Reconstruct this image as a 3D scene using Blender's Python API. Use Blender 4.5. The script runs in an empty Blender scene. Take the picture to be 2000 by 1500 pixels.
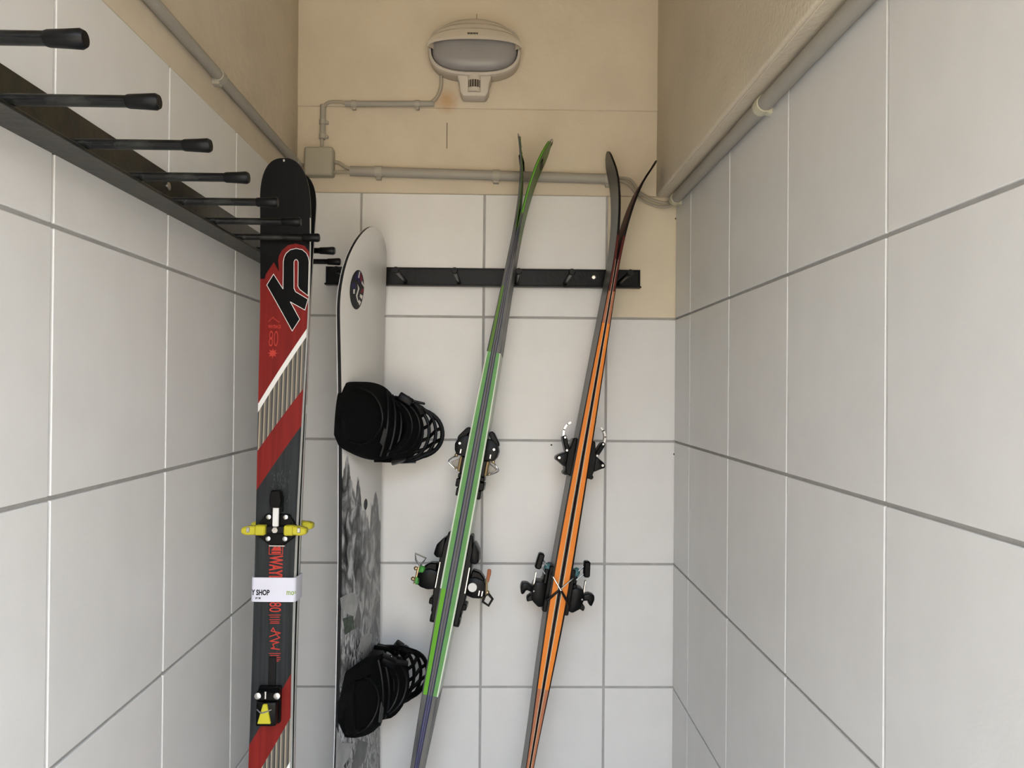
import bpy, bmesh, math, random
from mathutils import Vector, Matrix
from mathutils.geometry import tessellate_polygon
random.seed(7)
S = bpy.context.scene
C = S.collection
PI = math.pi

# ------------------------------------------------------------------ camera
ZC = 1.10                      # camera height above the floor
FPX, YAW, PITCH, ROLL = 1540.0, 0.01796, 0.0067, 0.00863
_f = Vector((math.sin(YAW)*math.cos(PITCH), math.cos(YAW)*math.cos(PITCH), math.sin(PITCH)))
_r0 = Vector((math.cos(YAW), -math.sin(YAW), 0)); _u0 = _r0.cross(_f)
_r = _r0*math.cos(ROLL) + _u0*math.sin(ROLL); _u = _u0*math.cos(ROLL) - _r0*math.sin(ROLL)
CAM = Vector((0, 0, ZC))
cd = bpy.data.cameras.new('camera'); cam = bpy.data.objects.new('camera', cd); C.objects.link(cam)
cam.matrix_world = Matrix(((_r.x, _u.x, -_f.x, CAM.x), (_r.y, _u.y, -_f.y, CAM.y), (_r.z, _u.z, -_f.z, CAM.z), (0, 0, 0, 1)))
cd.sensor_width = 36.0; cd.lens = FPX/2000*36.0; cd.clip_start = 0.02
S.camera = cam
def ray(px, py): return _f + _r*((px-1000)/FPX) + _u*((750-py)/FPX)
def W(px, py, y):              # the point of the plane y = const that the photograph shows at a pixel
    d = ray(px, py); return CAM + d*(y/d.y)

# ------------------------------------------------------------------ sky, daylight through the doorway, exposure
D, WL, WR = 1.9259, 0.4936, 0.4360      # back wall, left wall, right wall
YF, ZH, ZCEIL = -0.22, 1.93, 2.42       # doorway plane, door head, ceiling
wd = bpy.data.worlds.new('World'); S.world = wd; wd.use_nodes = True
nt = wd.node_tree; bg = nt.nodes['Background']
tc = nt.nodes.new('ShaderNodeTexCoord'); sp = nt.nodes.new('ShaderNodeSeparateXYZ'); rp = nt.nodes.new('ShaderNodeValToRGB')
nt.links.new(tc.outputs['Generated'], sp.inputs[0]); nt.links.new(sp.outputs['Z'], rp.inputs[0]); nt.links.new(rp.outputs[0], bg.inputs[0])
rp.color_ramp.elements[0].position = 0.0; rp.color_ramp.elements[0].color = (0.74, 0.83, 0.96, 1)
rp.color_ramp.elements[1].position = 0.7; rp.color_ramp.elements[1].color = (0.80, 0.92, 1.10, 1)
bg.inputs[1].default_value = 1.55
pl = bpy.data.lights.new('doorway_portal_offscreen', 'AREA'); pl.shape = 'RECTANGLE'; pl.size = WL+WR; pl.size_y = ZH
pl.cycles.is_portal = True
po = bpy.data.objects.new('doorway_portal_offscreen', pl); C.objects.link(po)
po.location = ((WR-WL)/2, YF-0.05, ZH/2); po.rotation_euler = (PI/2, 0, 0)
sd = bpy.data.lights.new('sun_offscreen', 'SUN'); sd.energy = 2.7; sd.angle = 0.01; sd.color = (1.0, 0.93, 0.82)
so = bpy.data.objects.new('sun_offscreen', sd); C.objects.link(so); so.rotation_euler = (math.radians(-32), math.radians(10), 0)   # high, from behind the building: it reaches only the ground outside
S.view_settings.view_transform = 'Standard'; S.view_settings.look = 'None'
S.view_settings.gamma = 1.0; S.view_settings.use_curve_mapping = False
S.view_settings.exposure = 2.93

# ------------------------------------------------------------------ materials
MATS = {}
def mat(name, col, rough=0.5, metal=0.0, bump=0.0, bscale=60.0, var=0.0, vscale=8.0, col2=None, rnd=0.0, spec=0.5, trans=0.0, coat=0.0, stretch=None):
    m = bpy.data.materials.new(name); m.use_nodes = True; MATS[name] = m
    t = m.node_tree; b = t.nodes['Principled BSDF']
    b.inputs['Base Color'].default_value = (*col, 1); b.inputs['Roughness'].default_value = rough; b.inputs['Metallic'].default_value = metal
    b.inputs['Specular IOR Level'].default_value = spec
    if trans: b.inputs['Transmission Weight'].default_value = trans
    if coat: b.inputs['Coat Weight'].default_value = coat; b.inputs['Coat Roughness'].default_value = 0.15
    tcn = t.nodes.new('ShaderNodeTexCoord'); src = tcn.outputs['Object']
    if stretch:
        mp = t.nodes.new('ShaderNodeMapping'); mp.inputs['Scale'].default_value = stretch
        t.links.new(src, mp.inputs[0]); src = mp.outputs[0]
    if var or col2:
        n = t.nodes.new('ShaderNodeTexNoise'); n.inputs['Scale'].default_value = vscale; n.inputs['Detail'].default_value = 5
        t.links.new(src, n.inputs['Vector'])
        r = t.nodes.new('ShaderNodeValToRGB'); t.links.new(n.outputs[0], r.inputs[0])
        c2 = col2 if col2 else tuple(c*(1-var) for c in col)
        r.color_ramp.elements[0].position = 0.36; r.color_ramp.elements[0].color = (*c2, 1)
        r.color_ramp.elements[1].position = 0.62; r.color_ramp.elements[1].color = (*col, 1)
        out = r.outputs[0]
    else: out = None
    if rnd:
        oi = t.nodes.new('ShaderNodeObjectInfo'); mr = t.nodes.new('ShaderNodeMapRange')
        mr.inputs[3].default_value = 1-rnd; mr.inputs[4].default_value = 1.0
        t.links.new(oi.outputs['Random'], mr.inputs[0])
        vm = t.nodes.new('ShaderNodeVectorMath'); vm.operation = 'SCALE'
        if out: t.links.new(out, vm.inputs[0])
        else: vm.inputs[0].default_value = col
        t.links.new(mr.outputs[0], vm.inputs['Scale']); out = vm.outputs[0]
    if out: t.links.new(out, b.inputs['Base Color'])
    if bump:
        n2 = t.nodes.new('ShaderNodeTexNoise'); n2.inputs['Scale'].default_value = bscale; n2.inputs['Detail'].default_value = 4
        t.links.new(src, n2.inputs['Vector'])
        bp = t.nodes.new('ShaderNodeBump'); bp.inputs['Strength'].default_value = bump; bp.inputs['Distance'].default_value = 0.004
        t.links.new(n2.outputs[0], bp.inputs['Height']); t.links.new(bp.outputs[0], b.inputs['Normal'])
    return m
mat('tile', (0.70, 0.692, 0.675), 0.38, bump=0.05, bscale=160, var=0.03, vscale=14, rnd=0.03)
mat('tile_cream', (0.66, 0.58, 0.43), 0.5, bump=0.10, bscale=70, var=0.04, vscale=12)
mat('grout', (0.40, 0.39, 0.375), 0.9, bump=0.2, bscale=300, var=0.12, vscale=30)
mat('plaster', (0.60, 0.52, 0.395), 0.75, bump=0.35, bscale=45, var=0.07, vscale=7)
mat('plaster_rough', (0.60, 0.52, 0.395), 0.75, bump=0.35, bscale=130, var=0.07, vscale=7)
def add_stain(m, col, p, r):
    t = m.node_tree; b = t.nodes['Principled BSDF']; src = b.inputs['Base Color'].links[0].from_socket
    tcn = t.nodes.new('ShaderNodeTexCoord'); n = t.nodes.new('ShaderNodeTexNoise'); n.inputs['Scale'].default_value = 30
    t.links.new(tcn.outputs['Object'], n.inputs['Vector'])
    d = t.nodes.new('ShaderNodeVectorMath'); d.operation = 'DISTANCE'; d.inputs[1].default_value = p; t.links.new(tcn.outputs['Object'], d.inputs[0])
    a = t.nodes.new('ShaderNodeMath'); a.operation = 'MULTIPLY_ADD'; a.inputs[1].default_value = -0.03; t.links.new(n.outputs[0], a.inputs[0]); t.links.new(d.outputs['Value'], a.inputs[2])
    mr = t.nodes.new('ShaderNodeMapRange'); mr.interpolation_type = 'SMOOTHSTEP'; mr.inputs[1].default_value = -0.012; mr.inputs[2].default_value = r; mr.inputs[3].default_value = 0.75; mr.inputs[4].default_value = 0.0
    t.links.new(a.outputs[0], mr.inputs[0])
    mx = t.nodes.new('ShaderNodeMix'); mx.data_type = 'RGBA'; mx.inputs[7].default_value = (*col, 1)
    t.links.new(mr.outputs[0], mx.inputs[0]); t.links.new(src, mx.inputs[6]); t.links.new(mx.outputs[2], b.inputs['Base Color'])
add_stain(MATS['plaster'], (0.46, 0.27, 0.12), W(872, 196, D-0.0085), 0.022)
mat('crack', (0.06, 0.048, 0.03), 0.9, spec=0.1)
mat('ceiling_paint', (0.74, 0.70, 0.60), 0.8, bump=0.2)
mat('floor_tile', (0.42, 0.42, 0.42), 0.5, var=0.1)
mat('concrete', (0.60, 0.51, 0.39), 0.9, var=0.15, vscale=3)
mat('plaster_side', (0.60, 0.52, 0.395), 0.75, bump=0.35, bscale=45, var=0.07, vscale=7)
mat('sky_block', (0.42, 0.36, 0.28), 0.9, var=0.08, vscale=2)
mat('shade_wall', (0.30, 0.27, 0.23), 0.9, var=0.1, vscale=3)
mat('black_paint', (0.0022, 0.0022, 0.0022), 0.30, bump=0.15, bscale=90, spec=0.14)
mat('worn_paint', (0.010, 0.010, 0.009), 0.36, col2=(0.022, 0.020, 0.011), vscale=26, bump=0.2, bscale=60, spec=0.4)
mat('peg_paint', (0.0022, 0.0022, 0.0022), 0.25, col2=(0.020, 0.021, 0.018), vscale=60, bump=0.25, bscale=90, stretch=(0.4, 1, 1), spec=0.25)
mat('rubber', (0.0022, 0.0022, 0.0022), 0.42, spec=0.18)
mat('screw_steel', (0.62, 0.60, 0.56), 0.3, 1.0)
mat('chrome', (0.50, 0.50, 0.50), 0.2, 1.0)
mat('brass', (0.50, 0.38, 0.22), 0.35, 1.0)
mat('bronze', (0.16, 0.105, 0.035), 0.45, 0.4)
mat('conduit', (0.33, 0.305, 0.26), 0.5, bump=0.03, spec=0.3)
mat('conduit_clip', (0.38, 0.35, 0.29), 0.5, spec=0.3)
mat('clip_pale', (0.55, 0.52, 0.38), 0.5, spec=0.3)
mat('cable', (0.36, 0.32, 0.25), 0.5, spec=0.3)
mat('box_plastic', (0.36, 0.33, 0.26), 0.55, spec=0.3)
mat('lamp_plastic', (0.47, 0.41, 0.32), 0.5, spec=0.3)
mat('lamp_white', (0.54, 0.49, 0.42), 0.45, spec=0.3)
mat('lamp_dark', (0.02, 0.022, 0.02), 0.5, spec=0.2)
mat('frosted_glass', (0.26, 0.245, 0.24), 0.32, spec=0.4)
mat('sensor_window', (0.07, 0.055, 0.04), 0.3, spec=0.3)
mat('k_black', (0.0022, 0.0022, 0.0022), 0.4, bump=0.05, bscale=200, spec=0.09)
mat('k_tip', (0.0035, 0.0035, 0.0035), 0.4, col2=(0.0022, 0.0022, 0.0022), vscale=9, stretch=(20, 1, 1), spec=0.11)
mat('k_red', (0.190, 0.0135, 0.0105), 0.45, var=0.25, vscale=7, stretch=(16, 0.6, 1), spec=0.12)
mat('k_darkred', (0.24, 0.025, 0.022), 0.4)
mat('k_charcoal', (0.022, 0.025, 0.027), 0.45, col2=(0.012, 0.0135, 0.0145), vscale=10, stretch=(18, 0.6, 1), bump=0.05, spec=0.15)
mat('k_white', (0.68, 0.67, 0.64), 0.45, spec=0.2)
mat('k_salmon', (0.42, 0.045, 0.032), 0.5, spec=0.1)
mat('k_grey', (0.07, 0.072, 0.075), 0.5, spec=0.15)
mat('white_edge', (0.66, 0.65, 0.62), 0.4, spec=0.25)
mat('black_plastic', (0.0018, 0.0018, 0.0019), 0.34, spec=0.12)
mat('black_soft', (0.0018, 0.0018, 0.0019), 0.8, bump=0.15, bscale=250, spec=0.12)
mat('black_mid', (0.0032, 0.0032, 0.0035), 0.40, spec=0.16)
mat('grey_label', (0.05, 0.05, 0.05), 0.5, spec=0.2)
mat('yellow', (0.46, 0.41, 0.022), 0.4, spec=0.3)
mat('strap_white', (0.62, 0.61, 0.68), 0.8, bump=0.1, bscale=400, spec=0.1)
mat('print_black', (0.012, 0.012, 0.013), 0.7, spec=0.1)
mat('print_green', (0.22, 0.32, 0.03), 0.7, spec=0.1)
mat('g_green', (0.115, 0.300, 0.085), 0.4, var=0.1, vscale=20, spec=0.2)
mat('g_bright', (0.110, 0.350, 0.016), 0.4, spec=0.2)
mat('g_navy', (0.008, 0.014, 0.045), 0.4, spec=0.2)
mat('g_grey', (0.115, 0.108, 0.115), 0.4, spec=0.2)
mat('g_white', (0.58, 0.64, 0.52), 0.4, spec=0.2)
mat('g_base', (0.085, 0.175, 0.018), 0.4, spec=0.2)
mat('g_silver', (0.14, 0.135, 0.125), 0.4, col2=(0.022, 0.024, 0.030), vscale=16, stretch=(1, 0.5, 3), spec=0.25)
mat('g_violet', (0.085, 0.08, 0.155), 0.4, var=0.35, vscale=15, spec=0.2)
mat('o_orange', (0.72, 0.205, 0.020), 0.42, spec=0.2)
mat('o_dim', (0.38, 0.135, 0.065), 0.4, spec=0.2)
mat('o_white', (0.58, 0.52, 0.38), 0.45, spec=0.2)
mat('o_black', (0.006, 0.0035, 0.0032), 0.35, spec=0.2)
mat('o_red', (0.105, 0.012, 0.007), 0.4, spec=0.2)
mat('o_grey', (0.085, 0.080, 0.070), 0.36, spec=0.25)
mat('o_darkgrey', (0.025, 0.025, 0.024), 0.36, spec=0.25)
mat('board_white', (0.74, 0.72, 0.68), 0.35)
mat('board_side', (0.012, 0.0125, 0.013), 0.4, spec=0.25)
mat('board_edge', (0.75, 0.75, 0.76), 0.25, 0.3)
mat('badge_dark', (0.018, 0.018, 0.020), 0.5, spec=0.15)
mat('badge_blue', (0.022, 0.018, 0.085), 0.5, spec=0.15)
mat('badge_red', (0.22, 0.022, 0.03), 0.5, spec=0.15)
mat('boulder', (0.42, 0.42, 0.41), 0.5, var=0.25, vscale=40)
mat('boulder_shade', (0.15, 0.15, 0.15), 0.5, var=0.3, vscale=40)
mat('hatch_dark', (0.02, 0.028, 0.02), 0.5, col2=(0.06, 0.10, 0.06), vscale=90)
mat('green_knob', (0.06, 0.28, 0.045), 0.4, spec=0.3)
mat('teal', (0.05, 0.13, 0.14), 0.4, spec=0.3)

def wood_stripes():
    m = mat('k_wood', (0.2, 0.16, 0.11), 0.45); t = m.node_tree; b = t.nodes['Principled BSDF']
    tcn = t.nodes.new('ShaderNodeTexCoord'); s = t.nodes.new('ShaderNodeSeparateXYZ'); t.links.new(tcn.outputs['Object'], s.inputs[0])
    n = t.nodes.new('ShaderNodeTexNoise'); n.inputs['Scale'].default_value = 14
    mp = t.nodes.new('ShaderNodeMapping'); mp.inputs['Scale'].default_value = (8, 0.6, 1)
    t.links.new(tcn.outputs['Object'], mp.inputs[0]); t.links.new(mp.outputs[0], n.inputs['Vector'])
    a = t.nodes.new('ShaderNodeMath'); a.operation = 'MULTIPLY'; a.inputs[1].default_value = 130.0; t.links.new(s.outputs[0], a.inputs[0])
    f = t.nodes.new('ShaderNodeMath'); f.operation = 'FRACT'; t.links.new(a.outputs[0], f.inputs[0])
    r = t.nodes.new('ShaderNodeValToRGB'); t.links.new(f.outputs[0], r.inputs[0]); e = r.color_ramp.elements
    e[0].position = 0.0; e[0].color = (0.022, 0.021, 0.02, 1); e[1].position = 0.30; e[1].color = (0.030, 0.028, 0.025, 1)
    for p, c in ((0.36, (0.33, 0.28, 0.20)), (0.58, (0.20, 0.16, 0.11)), (0.66, (0.09, 0.08, 0.06)), (0.95, (0.07, 0.062, 0.05))):
        x = e.new(p); x.color = (*c, 1)
    mx = t.nodes.new('ShaderNodeMix'); mx.data_type = 'RGBA'; mx.blend_type = 'MULTIPLY'; mx.inputs[0].default_value = 0.6
    t.links.new(r.outputs[0], mx.inputs[6]); t.links.new(n.outputs[0], mx.inputs[7])
    sc = t.nodes.new('ShaderNodeVectorMath'); sc.operation = 'SCALE'; sc.inputs['Scale'].default_value = 1.5
    t.links.new(mx.outputs[2], sc.inputs[0]); t.links.new(sc.outputs[0], b.inputs['Base Color'])
wood_stripes()

def board_print():             # grey mountain drawing printed on the white deck
    m = mat('board_deck', (0.74, 0.72, 0.68), 0.30); t = m.node_tree; b = t.nodes['Principled BSDF']
    N = t.nodes.new; L = t.links.new
    tcn = N('ShaderNodeTexCoord'); s = N('ShaderNodeSeparateXYZ'); L(tcn.outputs['Object'], s.inputs[0])
    def math_(op, a, bb=None, clamp=False):
        n = N('ShaderNodeMath'); n.operation = op; n.use_clamp = clamp
        for i, v in enumerate((a, bb)):
            if v is None: continue
            if isinstance(v, (int, float)): n.inputs[i].default_value = v
            else: L(v, n.inputs[i])
        return n.outputs[0]
    def noise(scale, det, sc=(1, 1, 1), dist=0.0):
        mp = N('ShaderNodeMapping'); mp.inputs['Scale'].default_value = sc; L(tcn.outputs['Object'], mp.inputs[0])
        n = N('ShaderNodeTexNoise'); n.inputs['Scale'].default_value = scale; n.inputs['Detail'].default_value = det; n.inputs['Distortion'].default_value = dist
        L(mp.outputs[0], n.inputs['Vector']); return n.outputs[0]
    u, v = s.outputs[0], s.outputs[1]
    jag = noise(16, 6, (1, 0.25, 1))
    # skyline: peak on the heel side, falling toward the toe side
    line = math_('ADD', math_('MULTIPLY', u, -0.62), math_('MULTIPLY', math_('SUBTRACT', jag, 0.5), 0.40))
    mask = math_('MULTIPLY', math_('SUBTRACT', math_('ADD', line, 0.845), v), 120.0, True)
    mask.node.use_clamp = True
    r1 = N('ShaderNodeValToRGB'); L(noise(34, 9, (1, 0.6, 1), 0.9), r1.inputs[0])
    e = r1.color_ramp.elements; e[0].position = 0.38; e[0].color = (0.012, 0.012, 0.013, 1); e[1].position = 0.64; e[1].color = (0.48, 0.48, 0.48, 1)
    x = e.new(0.5); x.color = (0.13, 0.13, 0.13, 1)
    r2 = N('ShaderNodeValToRGB'); L(noise(75, 4, (1.2, 0.5, 1), 1.6), r2.inputs[0])
    e = r2.color_ramp.elements; e[0].position = 0.42; e[0].color = (0.012, 0.012, 0.014, 1); e[1].position = 0.60; e[1].color = (0.50, 0.50, 0.50, 1)
    gm = math_('MULTIPLY', math_('ADD', math_('SUBTRACT', 0.60, v), math_('MULTIPLY', math_('SUBTRACT', noise(9, 3), 0.5), 0.5)), 12.0, True); gm.node.use_clamp = True
    mx = N('ShaderNodeMix'); mx.data_type = 'RGBA'; L(gm, mx.inputs[0]); L(r1.outputs[0], mx.inputs[6]); L(r2.outputs[0], mx.inputs[7])
    m2 = N('ShaderNodeMix'); m2.data_type = 'RGBA'; L(mask, m2.inputs[0]); m2.inputs[6].default_value = (0.74, 0.72, 0.68, 1); L(mx.outputs[2], m2.inputs[7])
    L(m2.outputs[2], b.inputs['Base Color'])
board_print()

# ------------------------------------------------------------------ mesh helpers
class MB:
    def __init__(self): self.bm = bmesh.new()
    def _merge(self, t, mi=0, M=None):
        if M is not None: bmesh.ops.transform(t, matrix=M, verts=t.verts)
        for f in t.faces:
            f.material_index = mi
        me = bpy.data.meshes.new('tmp'); t.to_mesh(me); t.free(); self.bm.from_mesh(me); bpy.data.meshes.remove(me); return self
    def box(self, lo, hi, bev=0.0, mi=0, M=None, seg=1):
        t = bmesh.new(); bmesh.ops.create_cube(t, size=1)
        lo, hi = Vector(lo), Vector(hi); s = hi-lo; c = (hi+lo)/2
        bmesh.ops.transform(t, matrix=Matrix.Translation(c) @ Matrix.Diagonal((s.x, s.y, s.z, 1)), verts=t.verts)
        if bev: bmesh.ops.bevel(t, geom=list(t.edges), offset=bev, segments=seg, affect='EDGES', profile=0.5)
        return self._merge(t, mi, M)
    def prism(self, poly, h0, h1, M=None, bev=0.0, mi=0, seg=1):
        t = bmesh.new()
        a = [t.verts.new((p[0], p[1], h0)) for p in poly]; b = [t.verts.new((p[0], p[1], h1)) for p in poly]
        n = len(poly)
        t.faces.new(a[::-1]); t.faces.new(b)
        for i in range(n): t.faces.new((a[i], a[(i+1) % n], b[(i+1) % n], b[i]))
        bmesh.ops.recalc_face_normals(t, faces=t.faces)
        if bev: bmesh.ops.bevel(t, geom=list(t.edges), offset=bev, segments=seg, affect='EDGES', profile=0.5, clamp_overlap=True)
        return self._merge(t, mi, M)
    def loft(self, rings, mi=0, closed=True, cap=True, M=None):
        t = bmesh.new(); R = [[t.verts.new(p) for p in r] for r in rings]; n = len(R[0])
        for a, b in zip(R, R[1:]):
            for i in range(n if closed else n-1): t.faces.new((a[i], a[(i+1) % n], b[(i+1) % n], b[i]))
        if cap and closed: t.faces.new(R[0][::-1]); t.faces.new(R[-1])
        bmesh.ops.recalc_face_normals(t, faces=t.faces)
        return self._merge(t, mi, M)
    def tube(self, pts, r, n=10, mi=0, M=None, flat=None, up=None):
        pts = [Vector(p) for p in pts]; rs = r if isinstance(r, (list, tuple)) else [r]*len(pts)
        rings = []; prev = Vector(up) if up else None
        for i, p in enumerate(pts):
            d = (pts[min(i+1, len(pts)-1)] - pts[max(i-1, 0)]).normalized()
            if prev is None: prev = Vector((0, 0, 1)) if abs(d.z) < 0.9 else Vector((1, 0, 0))
            a = (prev - d*prev.dot(d)).normalized(); b = d.cross(a); prev = a
            fx, fy = (flat if flat else (1, 1))
            rings.append([p + (a*math.cos(2*PI*k/n)*fx + b*math.sin(2*PI*k/n)*fy)*rs[i] for k in range(n)])
        return self.loft(rings, mi, M=M)
    def band(self, pts, width_dir, w, th, mi=0, M=None):     # flat strap along pts
        pts = [Vector(p) for p in pts]; rings = []
        for i, p in enumerate(pts):
            d = (pts[min(i+1, len(pts)-1)] - pts[max(i-1, 0)]).normalized()
            a = Vector(width_dir); a = (a - d*a.dot(d)).normalized(); b = d.cross(a)
            ww = w[i] if isinstance(w, (list, tuple)) else w
            rings.append([p + a*ww/2 + b*th/2, p - a*ww/2 + b*th/2, p - a*ww/2 - b*th/2, p + a*ww/2 - b*th/2])
        return self.loft(rings, mi, M=M)
    def cyl(self, p0, p1, r, n=12, mi=0, M=None): return self.tube([p0, p1], r, n, mi, M)
    def ball(self, c, r, mi=0, M=None, sc=(1, 1, 1)):
        t = bmesh.new(); bmesh.ops.create_uvsphere(t, u_segments=12, v_segments=8, radius=r)
        bmesh.ops.transform(t, matrix=Matrix.Translation(Vector(c)) @ Matrix.Diagonal((*sc, 1)), verts=t.verts)
        return self._merge(t, mi, M)
    def build(self, name, mats, parent=None, M=None, smooth=35, fn=None):
        if fn:
            for v in self.bm.verts: v.co = Vector(fn(v.co))
        bmesh.ops.recalc_face_normals(self.bm, faces=self.bm.faces) if fn is None else None
        me = bpy.data.meshes.new(name); self.bm.to_mesh(me); self.bm.free()
        for m in ([mats] if isinstance(mats, str) else mats): me.materials.append(MATS[m])
        if smooth:
            for p in me.polygons: p.use_smooth = True
            me.set_sharp_from_angle(angle=math.radians(smooth))
        o = bpy.data.objects.new(name, me); C.objects.link(o)
        if parent: o.parent = parent
        if M is not None: o.matrix_local = M
        return o
def tag(o, label=None, cat=None, group=None, kind=None):
    for k, v in (('label', label), ('category', cat), ('group', group), ('kind', kind)):
        if v: o[k] = v
    return o
def thing(name, M, label, cat, group=None):
    o = bpy.data.objects.new(name, None); C.objects.link(o); o.empty_display_size = 0.05
    o.matrix_world = M; return tag(o, label, cat, group)
def shared(name, src, parent, loc):
    o = bpy.data.objects.new(name, src.data); C.objects.link(o); o.parent = parent; o.location = loc; return o
def arc(c, r, a0, a1, n, ry=None):
    ry = ry or r
    return [(c[0]+r*math.cos(math.radians(a0+(a1-a0)*i/n)), c[1]+ry*math.sin(math.radians(a0+(a1-a0)*i/n))) for i in range(n+1)]
def axes(x, y, z, o): return Matrix(((x.x, y.x, z.x, o.x), (x.y, y.y, z.y, o.y), (x.z, y.z, z.z, o.z), (0, 0, 0, 1)))

def flat_print(name, polys, surf, mats, parent, off=0.0004, step=0.010, mi=0):
    """flat print lying on a surface: polygons in (u, v), cut finely enough to follow it"""
    if not polys: return None
    bm = bmesh.new()
    for poly in polys:
        vs = [bm.verts.new((p[0], p[1], 0)) for p in poly]
        for tri in tessellate_polygon([[Vector((p[0], p[1], 0)) for p in poly]]):
            try: bm.faces.new([vs[i] for i in tri])
            except ValueError: pass
    ys = [v.co.y for v in bm.verts]; y = min(ys)+step
    while y < max(ys):
        bmesh.ops.bisect_plane(bm, geom=list(bm.verts)+list(bm.edges)+list(bm.faces), plane_co=(0, y, 0), plane_no=(0, 1, 0)); y += step
    for f in bm.faces:
        f.normal_update()
        if f.normal.z < 0: f.normal_flip()
    for v in bm.verts:
        p = surf(v.co.x, v.co.y); v.co = (p[0], p[1], p[2]+off)
    me = bpy.data.meshes.new(name); bm.to_mesh(me); bm.free(); me.materials.append(MATS[mats])
    o = bpy.data.objects.new(name, me); C.objects.link(o); o.parent = parent; return o
def ribbons(poly, w, closed=True):
    out = []; n = len(poly)
    for i in range(n if closed else n-1):
        a, b = Vector(poly[i]), Vector(poly[(i+1) % n]); d = b-a
        if d.length < 1e-6: continue
        d.normalize(); p = Vector((-d.y, d.x))*w/2; a = a-d*w*0.4; b = b+d*w*0.4
        out.append([a+p, b+p, b-p, a-p])
    return out
def text_polys(body, size, M2, bold=0.0, sx=1.0):
    """triangles of a line of lettering, mapped to 2-D by M2(x, y)"""
    c = bpy.data.curves.new('t', 'FONT'); c.body = body; c.size = size; c.offset = bold; c.resolution_u = 3
    o = bpy.data.objects.new('t', c); C.objects.link(o); dg = bpy.context.evaluated_depsgraph_get(); dg.update()
    me = bpy.data.meshes.new_from_object(o.evaluated_get(dg)); me.calc_loop_triangles()
    out = [[M2(me.vertices[i].co.x*sx, me.vertices[i].co.y) for i in t.vertices] for t in me.loop_triangles]
    C.objects.unlink(o); bpy.data.objects.remove(o); bpy.data.curves.remove(c); bpy.data.meshes.remove(me)
    return out

# ------------------------------------------------------------------ the room
TS, TJ, TT = 0.30, 0.0052, 0.0034         # tile module, joint, relief above the grout
ZT = ZC+0.474                              # top of the tiling
Z1 = ZC+0.17563                            # one horizontal joint
ZJ = [Z1+(1-k)*TS for k in range(0, 6)]    # joints from above downwards
rows = [(Z1, ZT)] + [(Z1-(k+1)*TS, Z1-k*TS) for k in range(4)] + [(0.0, Z1-4*TS)]
def tag_struct(o, label=None): return tag(o, label, None, None, 'structure')
def tile_wall(wall, cols, put, cream=None):
    """cols: (a0, a1) spans along the wall; put(a0, a1, z0, z1) -> box corners"""
    cache = {}
    for ci, (a0, a1) in enumerate(cols):
        for ri, (z0, z1) in enumerate(rows):
            if z1-z0 < 0.02: continue
            g = TJ/2; top = 0 if ri == 0 else g
            w, h = a1-a0-2*g, z1-z0-g-top
            m = 'tile_cream' if cream and cream(ci, ri) else 'tile'
            key = (round(w, 3), round(h, 3), m)
            if key not in cache:
                lo, hi = put(0, w, 0, h)
                cache[key] = None
                o = MB().box(lo, hi, 0.0011, seg=2).build('tile', m, wall, smooth=0); cache[key] = o
            else:
                o = bpy.data.objects.new('tile', cache[key].data); C.objects.link(o); o.parent = wall
            o.location = put.origin(a0+g, z0+g)
class Put:
    def __init__(s, f, org): s.f, s.origin = f, org
    def __call__(s, *a): return s.f(*a)
EMB = 0.004
XB0 = -0.03612
# back wall
wall_back = tag_struct(MB().box((-WL-0.12, D, -0.02), (WR+0.12, D+0.12, ZCEIL)).build('wall_back', 'grout', smooth=0), 'tiled back wall with cream plaster above')
wall_back.data.materials[0] = MATS['grout']
cols = [(-WL-0.004, XB0-TS), (XB0-TS, XB0), (XB0, XB0+TS), (XB0+TS, WR+0.004)]
tile_wall(wall_back, cols, Put(lambda a0, a1, z0, z1: ((a0, -TT, z0), (a1, EMB, z1)), lambda a, z: (a, D, z)), cream=lambda c, r: c == 3 and r == 0)
# left and right walls: joints at equal depths
wall_left = tag_struct(MB().box((-WL-0.12, YF, -0.02), (-WL, D, ZCEIL)).build('wall_left', 'grout', smooth=0), 'tiled left wall with cream plaster above')
yj = [1.7738-TS*i for i in range(9)]
cols = [(1.7738, D-TT)] + [(y-TS, y) for y in yj if y-TS > YF] 
cols.append((YF, cols[-1][0]))
tile_wall(wall_left, cols, Put(lambda a0, a1, z0, z1: ((-EMB, a0, z0), (TT, a1, z1)), lambda a, z: (-WL, a, z)))
wall_right = tag_struct(MB().box((WR, YF, -0.02), (WR+0.12, D, ZCEIL)).build('wall_right', 'grout', smooth=0), 'tiled right wall with a cream bulkhead above')
cols = [(1.7715, D-TT)] + [(y-TS-0.0023, y-0.0023) for y in yj if y-TS > YF]
cols.append((YF, cols[-1][0]))
tile_wall(wall_right, cols, Put(lambda a0, a1, z0, z1: ((-TT, a0, z0), (EMB, a1, z1)), lambda a, z: (WR, a, z)))
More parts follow.
